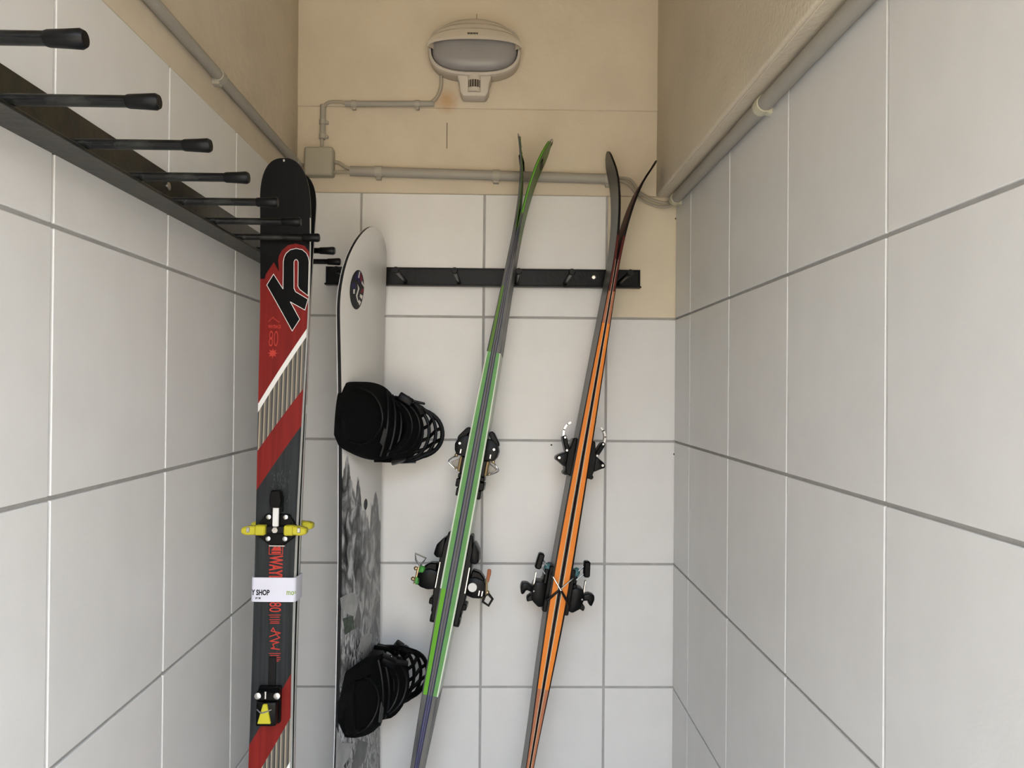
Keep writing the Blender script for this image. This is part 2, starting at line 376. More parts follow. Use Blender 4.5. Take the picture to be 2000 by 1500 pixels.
# plaster above the tiles
def rough_slab(name, parent, m, lo, hi, axis, n1, n2, amp, bev=0.004):
    """plaster slab with a gently uneven face; axis = direction the face looks at"""
    lo, hi = Vector(lo), Vector(hi); mb = MB(); mb.box(lo, hi, bev, seg=3); bm = mb.bm
    bmesh.ops.subdivide_edges(bm, edges=[e for e in bm.edges if e.calc_length() > 0.15], cuts=n1, use_grid_fill=True)
    from mathutils import noise as NZ
    for v in bm.verts:
        k = NZ.noise(v.co*9)*0.6+NZ.noise(v.co*31)*0.4
        v.co += Vector(axis)*k*amp
    return mb.build(name, m, parent, smooth=60)
ZB = ZC+0.683; XBK = 0.384
rough_slab('plaster_band', wall_back, 'plaster', (-WL-0.01, D-0.004, ZT+0.001), (WR+0.01, D+0.03, ZB+0.01), (0, 1, 0), 12, 4, 0.0012)
rough_slab('plaster_panel', wall_back, 'plaster', (-WL-0.01, D-0.0085, ZB), (XBK+0.004, D+0.03, ZCEIL), (0, 1, 0.4), 12, 8, 0.0014, 0.004)
rough_slab('plaster_panel', wall_left, 'plaster_side', (-WL-0.05, YF, ZT+0.0005), (-WL+0.002, D-0.002, ZCEIL), (1, 0, 0), 14, 6, 0.0010, 0.003)
MB().box((XBK+0.006, YF, ZT-0.0015), (WR+0.02, D-0.002, ZT+0.004), 0.0008).build('soffit', 'plaster_rough', wall_right, smooth=0)
rough_slab('bulkhead', wall_right, 'plaster_rough', (XBK, YF, ZT+0.001), (WR+0.05, D-0.001, ZCEIL), (1, 0, 0.8), 16, 6, 0.0016, 0.005)
MB().box((-0.0007, -0.0012, -0.031), (0.0007, 0.004, 0.031)).build('crack', 'crack', wall_back, Matrix.Translation(W(873, 265, D-0.0045)), smooth=0)
MB().box((-0.0006, -0.0012, -0.012), (0.0006, 0.004, 0.012)).build('crack', 'crack', wall_back, Matrix.Translation(W(931, 37, D-0.0085)), smooth=0)
for px, py in ((1077, 869), (1326, 427), (1318, 887)):
    q = W(px, py, D-TT)
    MB().ball((0, 0, 0), 0.0022, sc=(1, 0.4, 1)).build('nail_hole', 'crack', wall_back, Matrix.Translation(Vector((min(q.x, WR-TT), q.y, q.z))))
floor = tag_struct(MB().box((-WL-0.12, YF-0.1, -0.10), (WR+0.12, D+0.12, 0.0)).build('floor', 'floor_tile', smooth=0), 'plain grey floor of the ski store')
ceiling = tag_struct(MB().box((-WL-0.12, YF-0.1, ZCEIL), (WR+0.12, D+0.12, ZCEIL+0.1)).build('ceiling', 'ceiling_paint', smooth=0), 'cream painted ceiling')
wf = MB().box((-WL-0.6, YF-0.1, ZH), (WR+0.6, YF, ZCEIL+0.3)); wf.box((-WL-0.6, YF-0.1, 0), (-WL, YF, ZH)); wf.box((WR, YF-0.1, 0), (WR+0.6, YF, ZH))
tag_struct(wf.build('wall_front', 'plaster', smooth=0), 'cream wall around the open doorway')
tag_struct(MB().box((-6, YF-9, -0.12), (6, YF-0.1, -0.02)).build('ground', 'concrete', smooth=0), 'paved ground outside the doorway')

tag_struct(MB().box((-1.9, YF-7, -0.1), (-1.6, YF-0.5, 3.4)).build('added_shade_wall', 'shade_wall', smooth=0), 'unseen wall added outside the doorway to shade the right wall')  # added out of view: cuts the daylight that reaches the right wall

tag_struct(MB().box((-9, YF-6.4, -0.1), (9, YF-6.0, 3.0)).build('added_sky_block', 'sky_block', smooth=0), 'unseen wall added across the yard to block the low sky')  # added out of view: hides low sky so the upper back wall dims and warms

# ------------------------------------------------------------------ cables, conduits, junction box, lamp
XP = -WL+0.002
def conduit(name, pts, r, label, clips=(), clip_mat='conduit_clip', wall_dir=(0, 1, 0), nub=(0, 0, -1), cl=0.010, mats='conduit'):
    p0, p1 = Vector(pts[0]), Vector(pts[-1])
    t = thing(name, Matrix.Translation(p0), label, 'conduit')
    MB().tube([Vector(p)-p0 for p in pts], r, 16).build('pipe', mats, t)
    d = (p1-p0).normalized(); wdv = Vector(wall_dir); nb = Vector(nub)
    for s in clips:
        c = (p1-p0)*s
        mb = MB(); b = d.cross(wdv).normalized()
        ring = []
        for e in (-cl, cl):
            ring.append([c+d*e + (wdv*-math.cos(math.radians(a))+b*math.sin(math.radians(a)))*(r+0.0018) for a in range(-115, 116, 23)] +
                        [c+d*e + (wdv*-math.cos(math.radians(a))+b*math.sin(math.radians(a)))*(r-0.0005) for a in range(115, -116, -23)])
        mb.loft(ring)
        sgn = 1 if b.dot(nb) > 0 else -1
        M = axes(d, wdv, b*sgn, c)
        mb.box((-cl*0.8, -0.3*r, r-0.001), (cl*0.8, r+0.001, r+0.006), 0.001, M=M)
        mb.box((-cl*0.7, r*0.4, -r-0.002), (cl*0.7, r+0.001, r+0.002), 0.0005, M=M)
        mb.build('clip', clip_mat, t)
    return t
# left wall conduit, running to the back corner
zl, rl = ZC+0.532, 0.0095
conduit('wall_conduit', [(XP+rl, YF+0.02, zl), (XP+rl, D-0.03, zl)], rl, 'grey pipe along the plaster above the left tiles, over the long ski rack', clips=[(y-YF-0.02)/(D-0.05-YF) for y in (1.357, 1.868, 0.75)], wall_dir=(-1, 0, 0), nub=(0, 0, -1))
# right wall conduit below the bulkhead
rr = 0.0125; zr = ZT-rr-0.004
conduit('wall_conduit', [(WR-TT-rr, YF+0.02, zr), (WR-TT-rr, 1.890, zr)], rr, 'grey pipe under the bulkhead above the right wall tiles', clips=[(y-YF-0.02)/(1.870-YF) for y in (1.250, 1.868, 0.66)], clip_mat='clip_pale', wall_dir=(1, 0, 0), nub=(0, 0, 1), cl=0.011)
# back wall conduits
yw = D-0.004
r1 = 0.0122
conduit('wall_conduit', [W(684, 334, yw-r1), W(1196, 350, yw-r1)], r1, 'thick grey pipe above the back wall tiles, behind the ski tips', clips=[0.108, 0.555, 0.985], cl=0.0085)
r2 = 0.0072; yu = D-0.0085
conduit('wall_conduit', [W(674, 203, yu-r2), W(848, 203, yu-r2)], r2, 'thin grey horizontal pipe on the plaster beside the lamp', clips=[0.10, 0.81], cl=0.006)
conduit('wall_conduit', [W(631, 205, yw-r2), W(630, 272, yw-r2)], r2*0.95, 'short grey upright pipe above the junction box', clips=[0.5, 0.92], nub=(1, 0, 0), cl=0.005)
def spline(pts, n=8):
    P = [Vector(p) for p in pts]; P = [P[0]*2-P[1]] + P + [P[-1]*2-P[-2]]; out = []
    for i in range(1, len(P)-2):
        for k in range(n):
            t = k/n; a, b, c, d = P[i-1], P[i], P[i+1], P[i+2]
            out.append(0.5*((2*b)+(c-a)*t+(2*a-5*b+4*c-d)*t*t+(3*b-a-3*c+d)*t**3))
    out.append(P[-2]); return out
def cable(pts, r, label, name='cable'):
    return tag(MB().tube(spline(pts), r, 10).build(name, 'cable'), label, 'cable')
cable([W(862, 148, yu-0.012), W(861, 170, yu-0.010), W(853, 190, yu-r2), W(838, 203, yu-r2)], 0.0042, 'beige cable dropping from the lamp into the thin pipe')
cable([W(680, 203, yu-r2), W(664, 199, yu-r2), W(643, 200, yu-r2), W(633, 209, yw-r2), W(630, 225, yw-r2), W(629, 265, yw-r2), W(628, 300, yw-r2)], 0.0042, 'beige cable bending from the thin pipe down to the junction box')
cable([W(648, 316, yw-0.010), W(662, 318, yw-0.010), W(676, 327, yw-0.012), W(700, 334, yw-r1)], 0.0042, 'upper beige cable between junction box and thick pipe')
cable([W(648, 336, yw-0.012), W(665, 336, yw-0.012), W(680, 336, yw-r1), W(700, 336, yw-r1)], 0.0042, 'lower beige cable between junction box and thick pipe')
cable([W(1185, 346, yw-r1+0.002), W(1206, 347, yw-r1), W(1232, 352, yw-0.010), W(1252, 378, yw-0.010), W(1280, 392, yw-0.012), Vector((WR-0.03, 1.905, zr-0.001)), Vector((WR-TT-rr, 1.87, zr+0.005))], 0.0034, 'upper beige cable looping from the thick pipe to the right pipe')
cable([W(1185, 352, yw-r1-0.002), W(1204, 352, yw-r1-0.004), W(1228, 360, yw-0.015), W(1250, 388, yw-0.012), W(1280, 402, yw-0.013), Vector((WR-0.03, 1.896, zr-0.013)), Vector((WR-TT-rr, 1.86, zr-0.0075))], 0.0034, 'lower beige cable looping from the thick pipe to the right pipe')
# a stub of cable from the left pipe into the box
cable([Vector((XP+rl, 1.86, zl)), Vector((XP+0.020, 1.905, zl+0.002)), W(606, 326, yw-0.012)], 0.0042, 'short beige cable from the left pipe into the junction box')
# junction box
c = W(627.5, 321, yw)
jb = thing('junction_box', Matrix.Translation(c), 'square beige junction box with rounded corners in the back corner', 'junction box')
MB().box((-0.034, -0.022, -0.034), (0.034, 0.003, 0.034), 0.006, seg=3).build('body', 'box_plastic', jb)
MB().box((-0.0345, -0.032, -0.0345), (0.0345, -0.021, 0.0345), 0.006, seg=3).build('lid', 'box_plastic', jb)

# bulkhead lamp with movement sensor
def sup(a, b, n, e=2.6, a0=0.0, a1=2*PI, inc=False):
    out = []
    for i in range(n+1 if inc else n):
        t = a0+(a1-a0)*i/n; cx, sx = math.cos(t), math.sin(t)
        out.append((a*math.copysign(abs(cx)**(2/e), cx), b*math.copysign(abs(sx)**(2/e), sx)))
    return out
lc = W(928, 107, yu)
lamp = thing('wall_lamp', Matrix.Translation(lc), 'oval beige wall lamp with ribbed hood and movement sensor, unlit', 'lamp')
def lring(a, b, d, cz=-.006, n=64, e=2.7): return [(x, -d, z+cz) for x, z in sup(a, b, n, e)]
MB().loft([lring(.106, .061, -.004), lring(.109, .063, .004), lring(.109, .063, .030), lring(.107, .061, .036)]).build('back_housing', 'lamp_plastic', lamp)
bz = MB()
R0 = [lring(.107, .061, .034), lring(.1105, .0645, .040), lring(.109, .063, .050), lring(.1055, .059, .0535), lring(.1030, .0560, .051), lring(.1030, .0560, .034)]
bz.loft(R0 + [R0[0]], cap=False).build('bezel', 'lamp_white', lamp)
gk = [lring(.1032, .0562, .034), lring(.1032, .0562, .0465), lring(.1012, .0542, .0465), lring(.1012, .0542, .034)]
MB().loft(gk + [gk[0]], cap=False).build('gasket', 'lamp_dark', lamp)
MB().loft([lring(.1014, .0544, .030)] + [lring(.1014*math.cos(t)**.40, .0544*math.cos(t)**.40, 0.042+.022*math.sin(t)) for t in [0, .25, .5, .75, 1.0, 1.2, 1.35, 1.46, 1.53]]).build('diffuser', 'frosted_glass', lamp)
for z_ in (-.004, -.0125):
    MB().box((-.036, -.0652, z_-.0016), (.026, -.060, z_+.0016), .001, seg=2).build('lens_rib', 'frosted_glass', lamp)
hd = MB()
def half(a, b, d, cz=-.011): return [(x, -d-(1-(x/.112)**2)*.010*(d/.08), z+cz) for x, z in sup(a, b, 48, 2.5, 0.0, PI, True)]
zs = [(.1115, .008, .0690), (.1125, .010, .0705), (.1125, .0185, .0710), (.1115, .0280, .0690), (.1075, .0275, .0640), (.1090, .0300, .0635), (.1090, .0325, .0665), (.1065, .0415, .0640), (.1030, .0410, .0590), (.1045, .0435, .0585), (.1045, .0455, .0615), (.1010, .0530, .0580), (.0980, .0525, .0530), (.0990, .0550, .0530), (.0990, .0570, .0550), (.0950, .0625, .0480), (.0920, .0640, .0300), (.0900, .0640, .0020)]
steps = [(a_, z_+.011, d_) for a_, z_, d_ in zs]
outer = [half(*q) for q in steps]
inner = [half(a-.0035, max(b-.0035, .008), d) for a, b, d in ((.1110, .0190, .0680), (.1100, .034, .060), (.105, .068, .030))]
hd.loft(inner[::-1] + outer, closed=False)
hd.build('hood', 'lamp_plastic', lamp, smooth=28)
sn = MB()
sp_ = [(-.041, .012), (.041, .012), (.040, -.006), (.036, -.014), (.034, -.037), (.027, -.047), (-.027, -.047), (-.034, -.037), (-.036, -.014), (-.040, -.006)]
sn.prism(sp_, 0.0, 0.044, M=Matrix.Translation((0, 0, -.070)) @ Matrix.Rotation(PI/2, 4, 'X'), bev=0.005, seg=2)
sns = sn.build('sensor', 'lamp_white', lamp)
MB().loft([[(0.0160*math.cos(t), -0.040-0.014*math.sin(t), z) for t in [PI*i/12 for i in range(13)]] for z in (-.068, -.108)]).build('sensor_lens', 'lamp_white', sns)
win = MB()
win.loft([[(0.0164*math.cos(t), -0.0403-0.0144*math.sin(t), z) for t in [PI*(0.18+.64*i/10) for i in range(11)]] + [(0.014*math.cos(t), -0.0403-0.0125*math.sin(t), z) for t in [PI*(0.18+.64*i/10) for i in range(10, -1, -1)]] for z in (-.081, -.098)])
win.build('sensor_window', 'sensor_window', sns)
for i in range(5):
    t = PI*(0.26+.12*i)
    MB().cyl((0.0164*math.cos(t), -0.0405-0.0144*math.sin(t), -.081), (0.0164*math.cos(t), -0.0405-0.0144*math.sin(t), -.098), 0.0006, 6).build('lens_rib', 'lamp_white', sns)
MB().ball((0.011, -0.030, -0.1165), 0.0045, sc=(1, 1, .5)).build('dial', 'lamp_white', sns)
# maker's mark on the hood lip, too small to read: a short row of dark strokes
mk = MB(); x = -0.0135
for w_ in (.0030, .0020, .0034, .0022, .0030, .0024, .0026):
    mk.box((x, -.0008, .0), (x+w_, .003, .0036)); x += w_+.0009
mk.build('maker_mark', 'lamp_dark', lamp, M=Matrix.Translation((-0.002, -0.0800, 0.0145)) @ Matrix.Rotation(-.05, 4, 'X'))

# ------------------------------------------------------------------ racks
ZPEG = ZC+0.2635
LR = MB(); XR = -WL+TT
rack = thing('ski_rack', Matrix.Translation((XR, 0, ZPEG)), 'long chipped black steel ski rack with pegs on the left wall', 'ski rack')
YR1 = 1.70
# angle iron: one leg flat on the wall, the other standing out below the pegs
RX = 0.040
rl_ = MB(); rl_.box((-0.003, YF+0.06, -0.0085), (0.004, YR1, 0.050), 0.0008)
rl_.box((-0.003, YF+0.06, -0.0095), (RX+0.001, YR1, -0.0055), 0.0008)
rl_.build('rail', 'worn_paint', rack)
pegm = None; capm = None
ptip = 0.1745
for k in range(-4, 10):
    y = 1.522-0.1312*(8-k)
    if y < YF+0.1: continue
    if pegm is None:
        pegm = MB().tube([(0.003, 0, 0), (0.012, 0, 0), (0.018, 0, 0), (ptip-0.024, 0, 0)], [0.0085, 0.0070, 0.0056, 0.0056], 14).build('peg', 'peg_paint', rack, Matrix.Translation((0, y, 0)))
        capm = MB().tube([(ptip-0.030, 0, 0), (ptip-0.028, 0, 0), (ptip-0.014, 0, 0), (ptip-0.003, 0, 0), (ptip, 0, 0)], [0.0060, 0.0066, 0.0072, 0.0078, 0.0062], 16).build('cap', 'rubber', pegm)
    else:
        p = shared('peg', pegm, rack, (0, y, 0)); shared('cap', capm, p, (0, 0, 0))
        if k == 9: p.scale.x = 0.91
for y in (1.165, 0.25):
    s_ = MB().tube([(0.003, 0, 0), (0.0052, 0, 0), (0.0064, 0, 0)], [0.006, 0.006, 0.003], 14); s_.build('screw', 'screw_steel', rack, Matrix.Translation((0, y, 0.030)))
# rail on the back wall
yb = D-TT
p0 = W(637, 533, yb-0.004); p1 = W(1250, 546, yb-0.004)
BZ = ZC+0.2715
br = thing('coat_rail', Matrix.Translation((p0.x, yb, BZ)), 'shorter black steel peg rail on the back wall', 'ski rack')
bl = p1.x-p0.x; hz = 0.0225
b_ = MB(); b_.box((0, -0.004, -hz), (bl, 0.001, hz), 0.0008); b_.box((0, -0.024, -hz-0.001), (bl, 0.001, -hz+0.003), 0.0008)
b_.box((bl-0.004, -0.008, -hz), (bl, 0.001, hz), 0.0006); b_.box((0, -0.008, -hz), (0.004, 0.001, hz), 0.0006)
b_.box((0, -0.0055, hz-0.004), (bl, 0.001, hz), 0.0006)
b_.build('rail', 'black_paint', br)
pm = None; PL = 0.165
zoff = ZC+0.2600-BZ
for px in (657, 773, 888, 1013, 1117, 1231):
    q = W(px, 531, yb-PL-0.02); xx = q.x-p0.x
    if pm is None:
        pm = MB().tube([(0, -0.003, 0), (0, -PL, 0)], 0.0052, 14).build('peg', 'black_paint', br, Matrix.Translation((xx, 0, zoff)))
        cm = MB().tube([(0, -PL+0.004, 0), (0, -PL+0.002, 0), (0, -PL-0.014, 0), (0, -PL-0.022, 0), (0, -PL-0.025, 0)], [0.0055, 0.0062, 0.0072, 0.0076, 0.0058], 16).build('cap', 'rubber', pm)
    else:
        p = shared('peg', pm, br, (xx, 0, zoff)); shared('cap', cm, p, (0, 0, 0))
q = W(1159, 541, yb)
MB().tube([(0, -0.003, 0), (0, -0.0052, 0), (0, -0.0066, 0)], [0.0058, 0.0058, 0.004], 14).build('screw', 'screw_steel', br, Matrix.Translation((q.x-p0.x, 0, 0.003)))

# ------------------------------------------------------------------ skis
def lerp(tab, x):
    if x <= tab[0][0]: return tab[0][1]
    for (a, b), (c_, d_) in zip(tab, tab[1:]):
        if x <= c_:
            t = (x-a)/(c_-a); return b+(d_-b)*t
    return tab[-1][1]
def smooth_tab(tab, x, h):     # a softened table
    return sum(lerp(tab, x+h*k/4) for k in range(-4, 5))/9
class Ski:
    """geometry of one ski: u across, v from the tail, w from the base up"""
    def __init__(s, L, width, thick, lift, tip_len, tip_e=2.2, tail_len=0.03):
        s.L, s.wt, s.tt, s.lt, s.tl, s.te, s.al = L, width, thick, lift, tip_len, tip_e, tail_len
        n = 90
        vs = [L*i/n for i in range(n+1)] + [L-tip_len*k for k in (.6, .45, .3, .2, .12, .07, .035, .015, .005)] + [.002, .006, .012, .02]
        s.vs = sorted(set(round(v, 5) for v in vs))
    def hw(s, v):
        w = smooth_tab(s.wt, v/s.L, 0.05)/2
        if v > s.L-s.tl:
            x = (v-(s.L-s.tl))/s.tl; w *= max(0.0, 1-x**s.te)**(1/s.te)
        if v < s.al: w *= 0.55+0.45*math.sqrt(max(0, 1-(1-v/s.al)**2))
        return max(w, 0.0015)
    def t(s, v): return smooth_tab(s.tt, v/s.L, 0.04)
    def h(s, v): return smooth_tab(s.lt, v/s.L, 0.02)
    def top(s, u, v): return (u, v, s.h(v)+s.t(v))
    def layer(s, name, f0, f1, mats, parent, in0=0.0, in1=0.0, side=None, capm=None, top=None):
        """a layer of the sandwich between the fractions f0 and f1 of the thickness"""
        bm = bmesh.new(); rows_ = []
        for v in s.vs:
            a, h, t = s.hw(v), s.h(v), s.t(v)
            i0, i1 = min(in0, a*.5), min(in1, a*.5)
            rows_.append([bm.verts.new(p) for p in ((-a+i0, v, h+t*f0), (-a+i1, v, h+t*f1), (0, v, h+t*f1), (a-i1, v, h+t*f1), (a-i0, v, h+t*f0), (0, v, h+t*f0))])
        for a, b in zip(rows_, rows_[1:]):
            for i in range(6):
                f = bm.faces.new((a[i], b[i], b[(i+1) % 6], a[(i+1) % 6]))
                vmid = (a[0].co.y+b[0].co.y)/2
                f.material_index = (side(vmid) if side and i in (0, 3) else (top(vmid) if top and i in (1, 2) else (capm if capm is not None and i in (1, 2, 4, 5) else 0)))
        bm.faces.new(rows_[0]); bm.faces.new(rows_[-1][::-1])
        mb = MB(); mb.bm.free(); mb.bm = bm
        return mb.build(name, mats, parent, smooth=40)
def ski_frame(tail, tip, wdir):
    ev = (tip-tail).normalized(); ew = (wdir-ev*wdir.dot(ev)).normalized(); eu = ev.cross(ew)
    return axes(eu, ev, ew, tail)
def to_floor(a, b): return a+(b-a)*((0.002-a.z)/(b.z-a.z))

# ---- red and black touring skis between the pegs of the long rack
yk_t, yk_b = 1.430, 1.372
kt, kb = W(566, 330, yk_t), W(531, 1500, yk_b)
ktail = to_floor(kb, kt); KL = (kt-ktail).length+0.006
KM = ski_frame(ktail, kt, Vector((0, -1, 0)))
K = Ski(KL, [(0, .080), (.04, .081), (.15, .077), (.4, .068), (.55, .069), (.75, .081), (.87, .0885), (.93, .089), (1, .089)],
        [(0, .006), (.25, .012), (.5, .016), (.75, .011), (.88, .007), (1, .005)],
        [(0, .006), (.06, .001), (.3, .004), (.5, .006), (.7, .004), (.82, .001), (.88, .006), (.94, .016), (1, .036)], 0.085, 2.5, 0.03)
kinv = KM.inverted()
def k_uv(px, py):              # where a sight line meets the topsheet of the front ski
    o, d = kinv @ CAM, kinv.to_3x3() @ ray(px, py)
    w = .016
    for _ in range(6):
        s_ = (w-o.z)/d.z; p = o+d*s_; v = min(max(p.y, 0), KL); w = K.h(v)+K.t(v)
    return (p.x, p.y)
def k_topsheet(parent):
    b = [('k_tip', None), ('k_red', [(517, 545), (618, 545)]), ('k_white', [(517, 789), (608, 642)]), ('k_wood', [(516, 806), (607, 658)]), ('k_red', [(518, 882), (599, 759)]),
         ('k_charcoal', [(513, 958), (595, 832)]), ('k_red', [(490, 1455), (575, 1315)]), ('k_wood', [(489, 1545), (572, 1401)]), ('k_white', [(488, 1640), (571, 1487)]), ('k_tip', [(486, 1660), (571, 1508)])]
    bm = bmesh.new(); mats = []
    def edge(line, s):         # v along a band edge at fraction s (-1..1) of the width
        (u0, v0), (u1, v1) = [k_uv(*p) for p in line]
        h0, h1 = K.hw(v0), K.hw(v1); s0, s1 = -1, 1
        return v0+(v1-v0)*(s-s0)/(s1-s0)
    NU = 8
    for i, (m, line) in enumerate(b):
        nxt = b[i+1][1] if i+1 < len(b) else None
        if m not in mats: mats.append(m)
        mi = mats.index(m); NV = 26 if i == 0 else 16; g = []
        for j in range(NV+1):
            row = []
            for k in range(NU+1):
                s_ = -1+2*k/NU
                va = KL-0.0002 if line is None else edge(line, s_); vb = 0.0006 if nxt is None else edge(nxt, s_)
                tt = j/NV
                if i == 0: tt = tt*tt
                v = va+(vb-va)*tt; v = max(0.0005, v)
                row.append(bm.verts.new((s_*K.hw(v)*0.985, v, K.h(v)+K.t(v)*1.0)))
            g.append(row)
        for j in range(NV):
            for k in range(NU):
                f = bm.faces.new((g[j][k], g[j+1][k], g[j+1][k+1], g[j][k+1])); f.material_index = mi
                f.normal_update()
                if f.normal.z < 0: f.normal_flip()
    # thickness
    ret = bmesh.ops.extrude_face_region(bm, geom=list(bm.faces))
    for e in ret['geom']:
        if isinstance(e, bmesh.types.BMVert): e.co.z += 0.0006
    mb = MB(); mb.bm.free(); mb.bm = bm
    return mb.build('topsheet', mats, parent, smooth=40)
def k_surf(u, v): v = min(max(v, 0), KL); return (u, v, K.h(v)+K.t(v)+0.0006)
def touring_ski(M, label, group):
    t = thing('touring_ski', M, label, 'ski', group)
    K.layer('base', 0, .22, ['black_mid', 'white_edge'], t, side=lambda v: 1)
    K.layer('sidewall', .22, .98, ['white_edge', 'k_black'], t, 0.0, 0.0010, side=lambda v: 0 if v < KL*.93 else 1, capm=1)
    ts = k_topsheet(t)
    MB().box((-.0016, -.014, -.001), (.0016, .002, .0012), .0004).build('tip_notch', 'screw_steel', t, Matrix.Translation((0, KL-.004, K.h(KL-.006)+K.t(KL-.006))) @ Matrix.Rotation(.30, 4, 'X'))
    # emblem near the tip
    def Z(X, Y): return k_uv(480+X/3.26, 300+Y/3.26)
    hwc = lambda p: (max(-K.hw(p[1])*.98, min(K.hw(p[1])*.98, p[0])), p[1])
    red = [Z(*p) for p in ((120, 805), (128, 770), (180, 692), (212, 752), (207, 680), (213, 650), (230, 618), (268, 585), (320, 573), (375, 588), (420, 628), (436, 660), (460, 690), (460, 805))]
    flat_print('red_print', [[hwc(p) for p in red]], k_surf, 'k_red', ts, 0.00025)
    blk = [(135, 838), (178, 768), (238, 862), (240, 690), (246, 660), (258, 636), (285, 613), (322, 605), (360, 612), (388, 636), (400, 662), (405, 690), (405, 805), (442, 757), (434, 907), (345, 866), (333, 845), (335, 692), (330, 680), (322, 675), (313, 680), (308, 692), (308, 858), (318, 880), (418, 928), (378, 997), (285, 945), (345, 1055), (297, 1130)]
    bp = [hwc(Z(*p)) for p in blk]
    flat_print('emblem', [bp], k_surf, 'k_black', ts, 0.0005)
    flat_print('emblem_outline', ribbons(bp, 0.0011), k_surf, 'k_white', ts, 0.0007)
    # faint mark, name and number left of the emblem
    u0, v0 = k_uv(524, 641); u8, v8 = k_uv(524, 677)
    small = text_polys('WAYBACK', 0.0085, lambda x, y: (u0+x, v0+y), 0.0002, .55) + text_polys('80', 0.042, lambda x, y: (u8+x, v8+y), -.0006, .42)
    flat_print('name_print', small, k_surf, 'k_salmon', ts, 0.0005)
    su, sv = k_uv(533, 690); star = []
    for i in range(16): a = PI*i/8; r_ = .009 if i % 2 == 0 else .0045; star.append((su+r_*math.cos(a), sv+r_*math.sin(a)))
    flat_print('star_print', [star], k_surf, 'k_salmon', ts, 0.0005)
    su, sv = k_uv(536, 624)
    flat_print('peak_print', ribbons([(su-.010, sv-.004), (su-.002, sv+.004), (su, sv+.001), (su+.009, sv-.005)], .001, False), k_surf, 'k_salmon', ts, 0.0005)
    # lettering along the ski, reading downwards
    def down(px, py, size_off=0):
        a, b_ = k_uv(px, py); return lambda x, y: (a+y, b_-x)
    pr = text_polys('WAYBACK', 0.031, down(528, 1085), 0.0010, .47) + text_polys('80', 0.029, down(527, 1175), 0.0, .62)
    flat_print('name_print', pr, k_surf, 'k_salmon', ts, 0.0005)
    a, b_ = k_uv(540, 1071)
    fr = ribbons([(a-.012, b_-.010), (a+.011, b_-.010), (a+.011, b_+.011), (a-.012, b_+.011)], .0012) + [[(a-.009, b_-.004), (a-.002, b_+.006), (a+.001, b_+.001), (a+.006, b_+.007), (a+.009, b_-.004)]]
    fr += [[(a-.008, b_-.0085), (a+.008, b_-.0085), (a+.008, b_-.0055), (a-.008, b_-.0055)]]
    flat_print('badge_print', fr, k_surf, 'k_salmon', ts, 0.0005)
    ln = []
    for y, w_ in ((1201, 22), (1205, 18), (1210, 20), (1214, 16), (1217, 18), (1276, 22), (1280, 18), (1284, 22), (1288, 20), (1291, 14)):
        p, q_ = k_uv(537-w_/2, y), k_uv(537+w_/2, y); ln += ribbons([p, q_], .0011, False)
    scr = [(527, 1243), (548, 1236), (530, 1232), (534, 1226), (541, 1240), (547, 1245), (528, 1252), (545, 1254), (533, 1258), (536, 1264), (530, 1266), (546, 1268)]
    ln += ribbons([k_uv(*p) for p in scr], .0017, False)
    flat_print('small_print', ln, k_surf, 'k_salmon', ts, 0.0005)
    # scuffed arrow print ahead of the toe piece
    sc_ = []
    for i in range(40):
        x_, y_ = random.uniform(530, 568), random.uniform(922, 990)
        p = k_uv(x_, y_); l_ = random.uniform(.002, .007); sc_ += ribbons([p, (p[0]+random.uniform(-.001, .001), p[1]+l_)], .0006, False)
    flat_print('scuffs', sc_, k_surf, 'k_grey', ts, 0.0004)
    # toe piece
    tu, tv = k_uv(544, 1033); zt = K.h(tv)+K.t(tv)+0.0004
    Mt = Matrix.Translation((tu-0.001, tv, zt))
    toe = MB().prism([(-.034, -.010), (-.014, -.026), (.014, -.026), (.034, -.010), (.034, .006), (.020, .026), (-.020, .026), (-.034, .006)], 0, .006, bev=.0012).build('toe_piece', 'black_plastic', t, Mt)
    MB().box((-.030, -.007, .005), (.030, .007, .014), .002).build('toe_bridge', 'black_mid', toe)
    for sx in (-1, 1):
        for y_, x_ in ((.021, .0145), (-.016, .0145)):
            MB().tube([(sx*x_, y_, .0055), (sx*x_, y_, .0078), (sx*x_, y_, .0086)], [.0042, .0042, .0025], 12).build('screw', 'screw_steel', toe)
        MB().box((min(sx*.016, sx*.033), -.0085, .006), (max(sx*.016, sx*.033), .0085, .024), .002).build('jaw', 'yellow', toe)
        MB().prism([(sx*.031, -.007), (sx*.031, .008), (sx*.046, .007), (sx*.055, .004), (sx*.055, -.005), (sx*.046, -.008)], .008, .028, bev=.002).build('wing', 'yellow', toe)
        MB().box((min(sx*.040, sx*.046), -.003, .026), (max(sx*.040, sx*.046), .006, .0295), .001).build('steel_pin', 'chrome', toe)
    MB().prism([(.006*math.cos(PI*i/3), .006*math.sin(PI*i/3)) for i in range(6)], .012, .020, bev=.0008).build('hex_bolt', 'chrome', toe)
    MB().box((-.014, -.0300, 0), (.014, -.0272, .004), .0006).build('stop_bar', 'chrome', toe)
    MB().prism([(-.005, .006), (.005, .006), (.005, .040), (.008, .048), (-.008, .048), (-.005, .040)], .012, .018, bev=.001).build('lever_stem', 'white_edge', toe)
    lv = MB(); lv.prism([(-.009, .038), (.009, .038), (.011, .052), (.008, .068), (-.008, .068), (-.011, .052)], .008, .022, bev=.002); lv.box((-.010, .030, .004), (-.006, .058, .014), .001); lv.box((.006, .030, .004), (.010, .058, .014), .001)
    lv.build('toe_lever', 'black_plastic', toe)
    # heel piece on its track
    hu, hv = k_uv(529, 1372); zh = K.h(hv)+K.t(hv)+0.0004
    Mh = Matrix.Translation((hu, hv, zh))
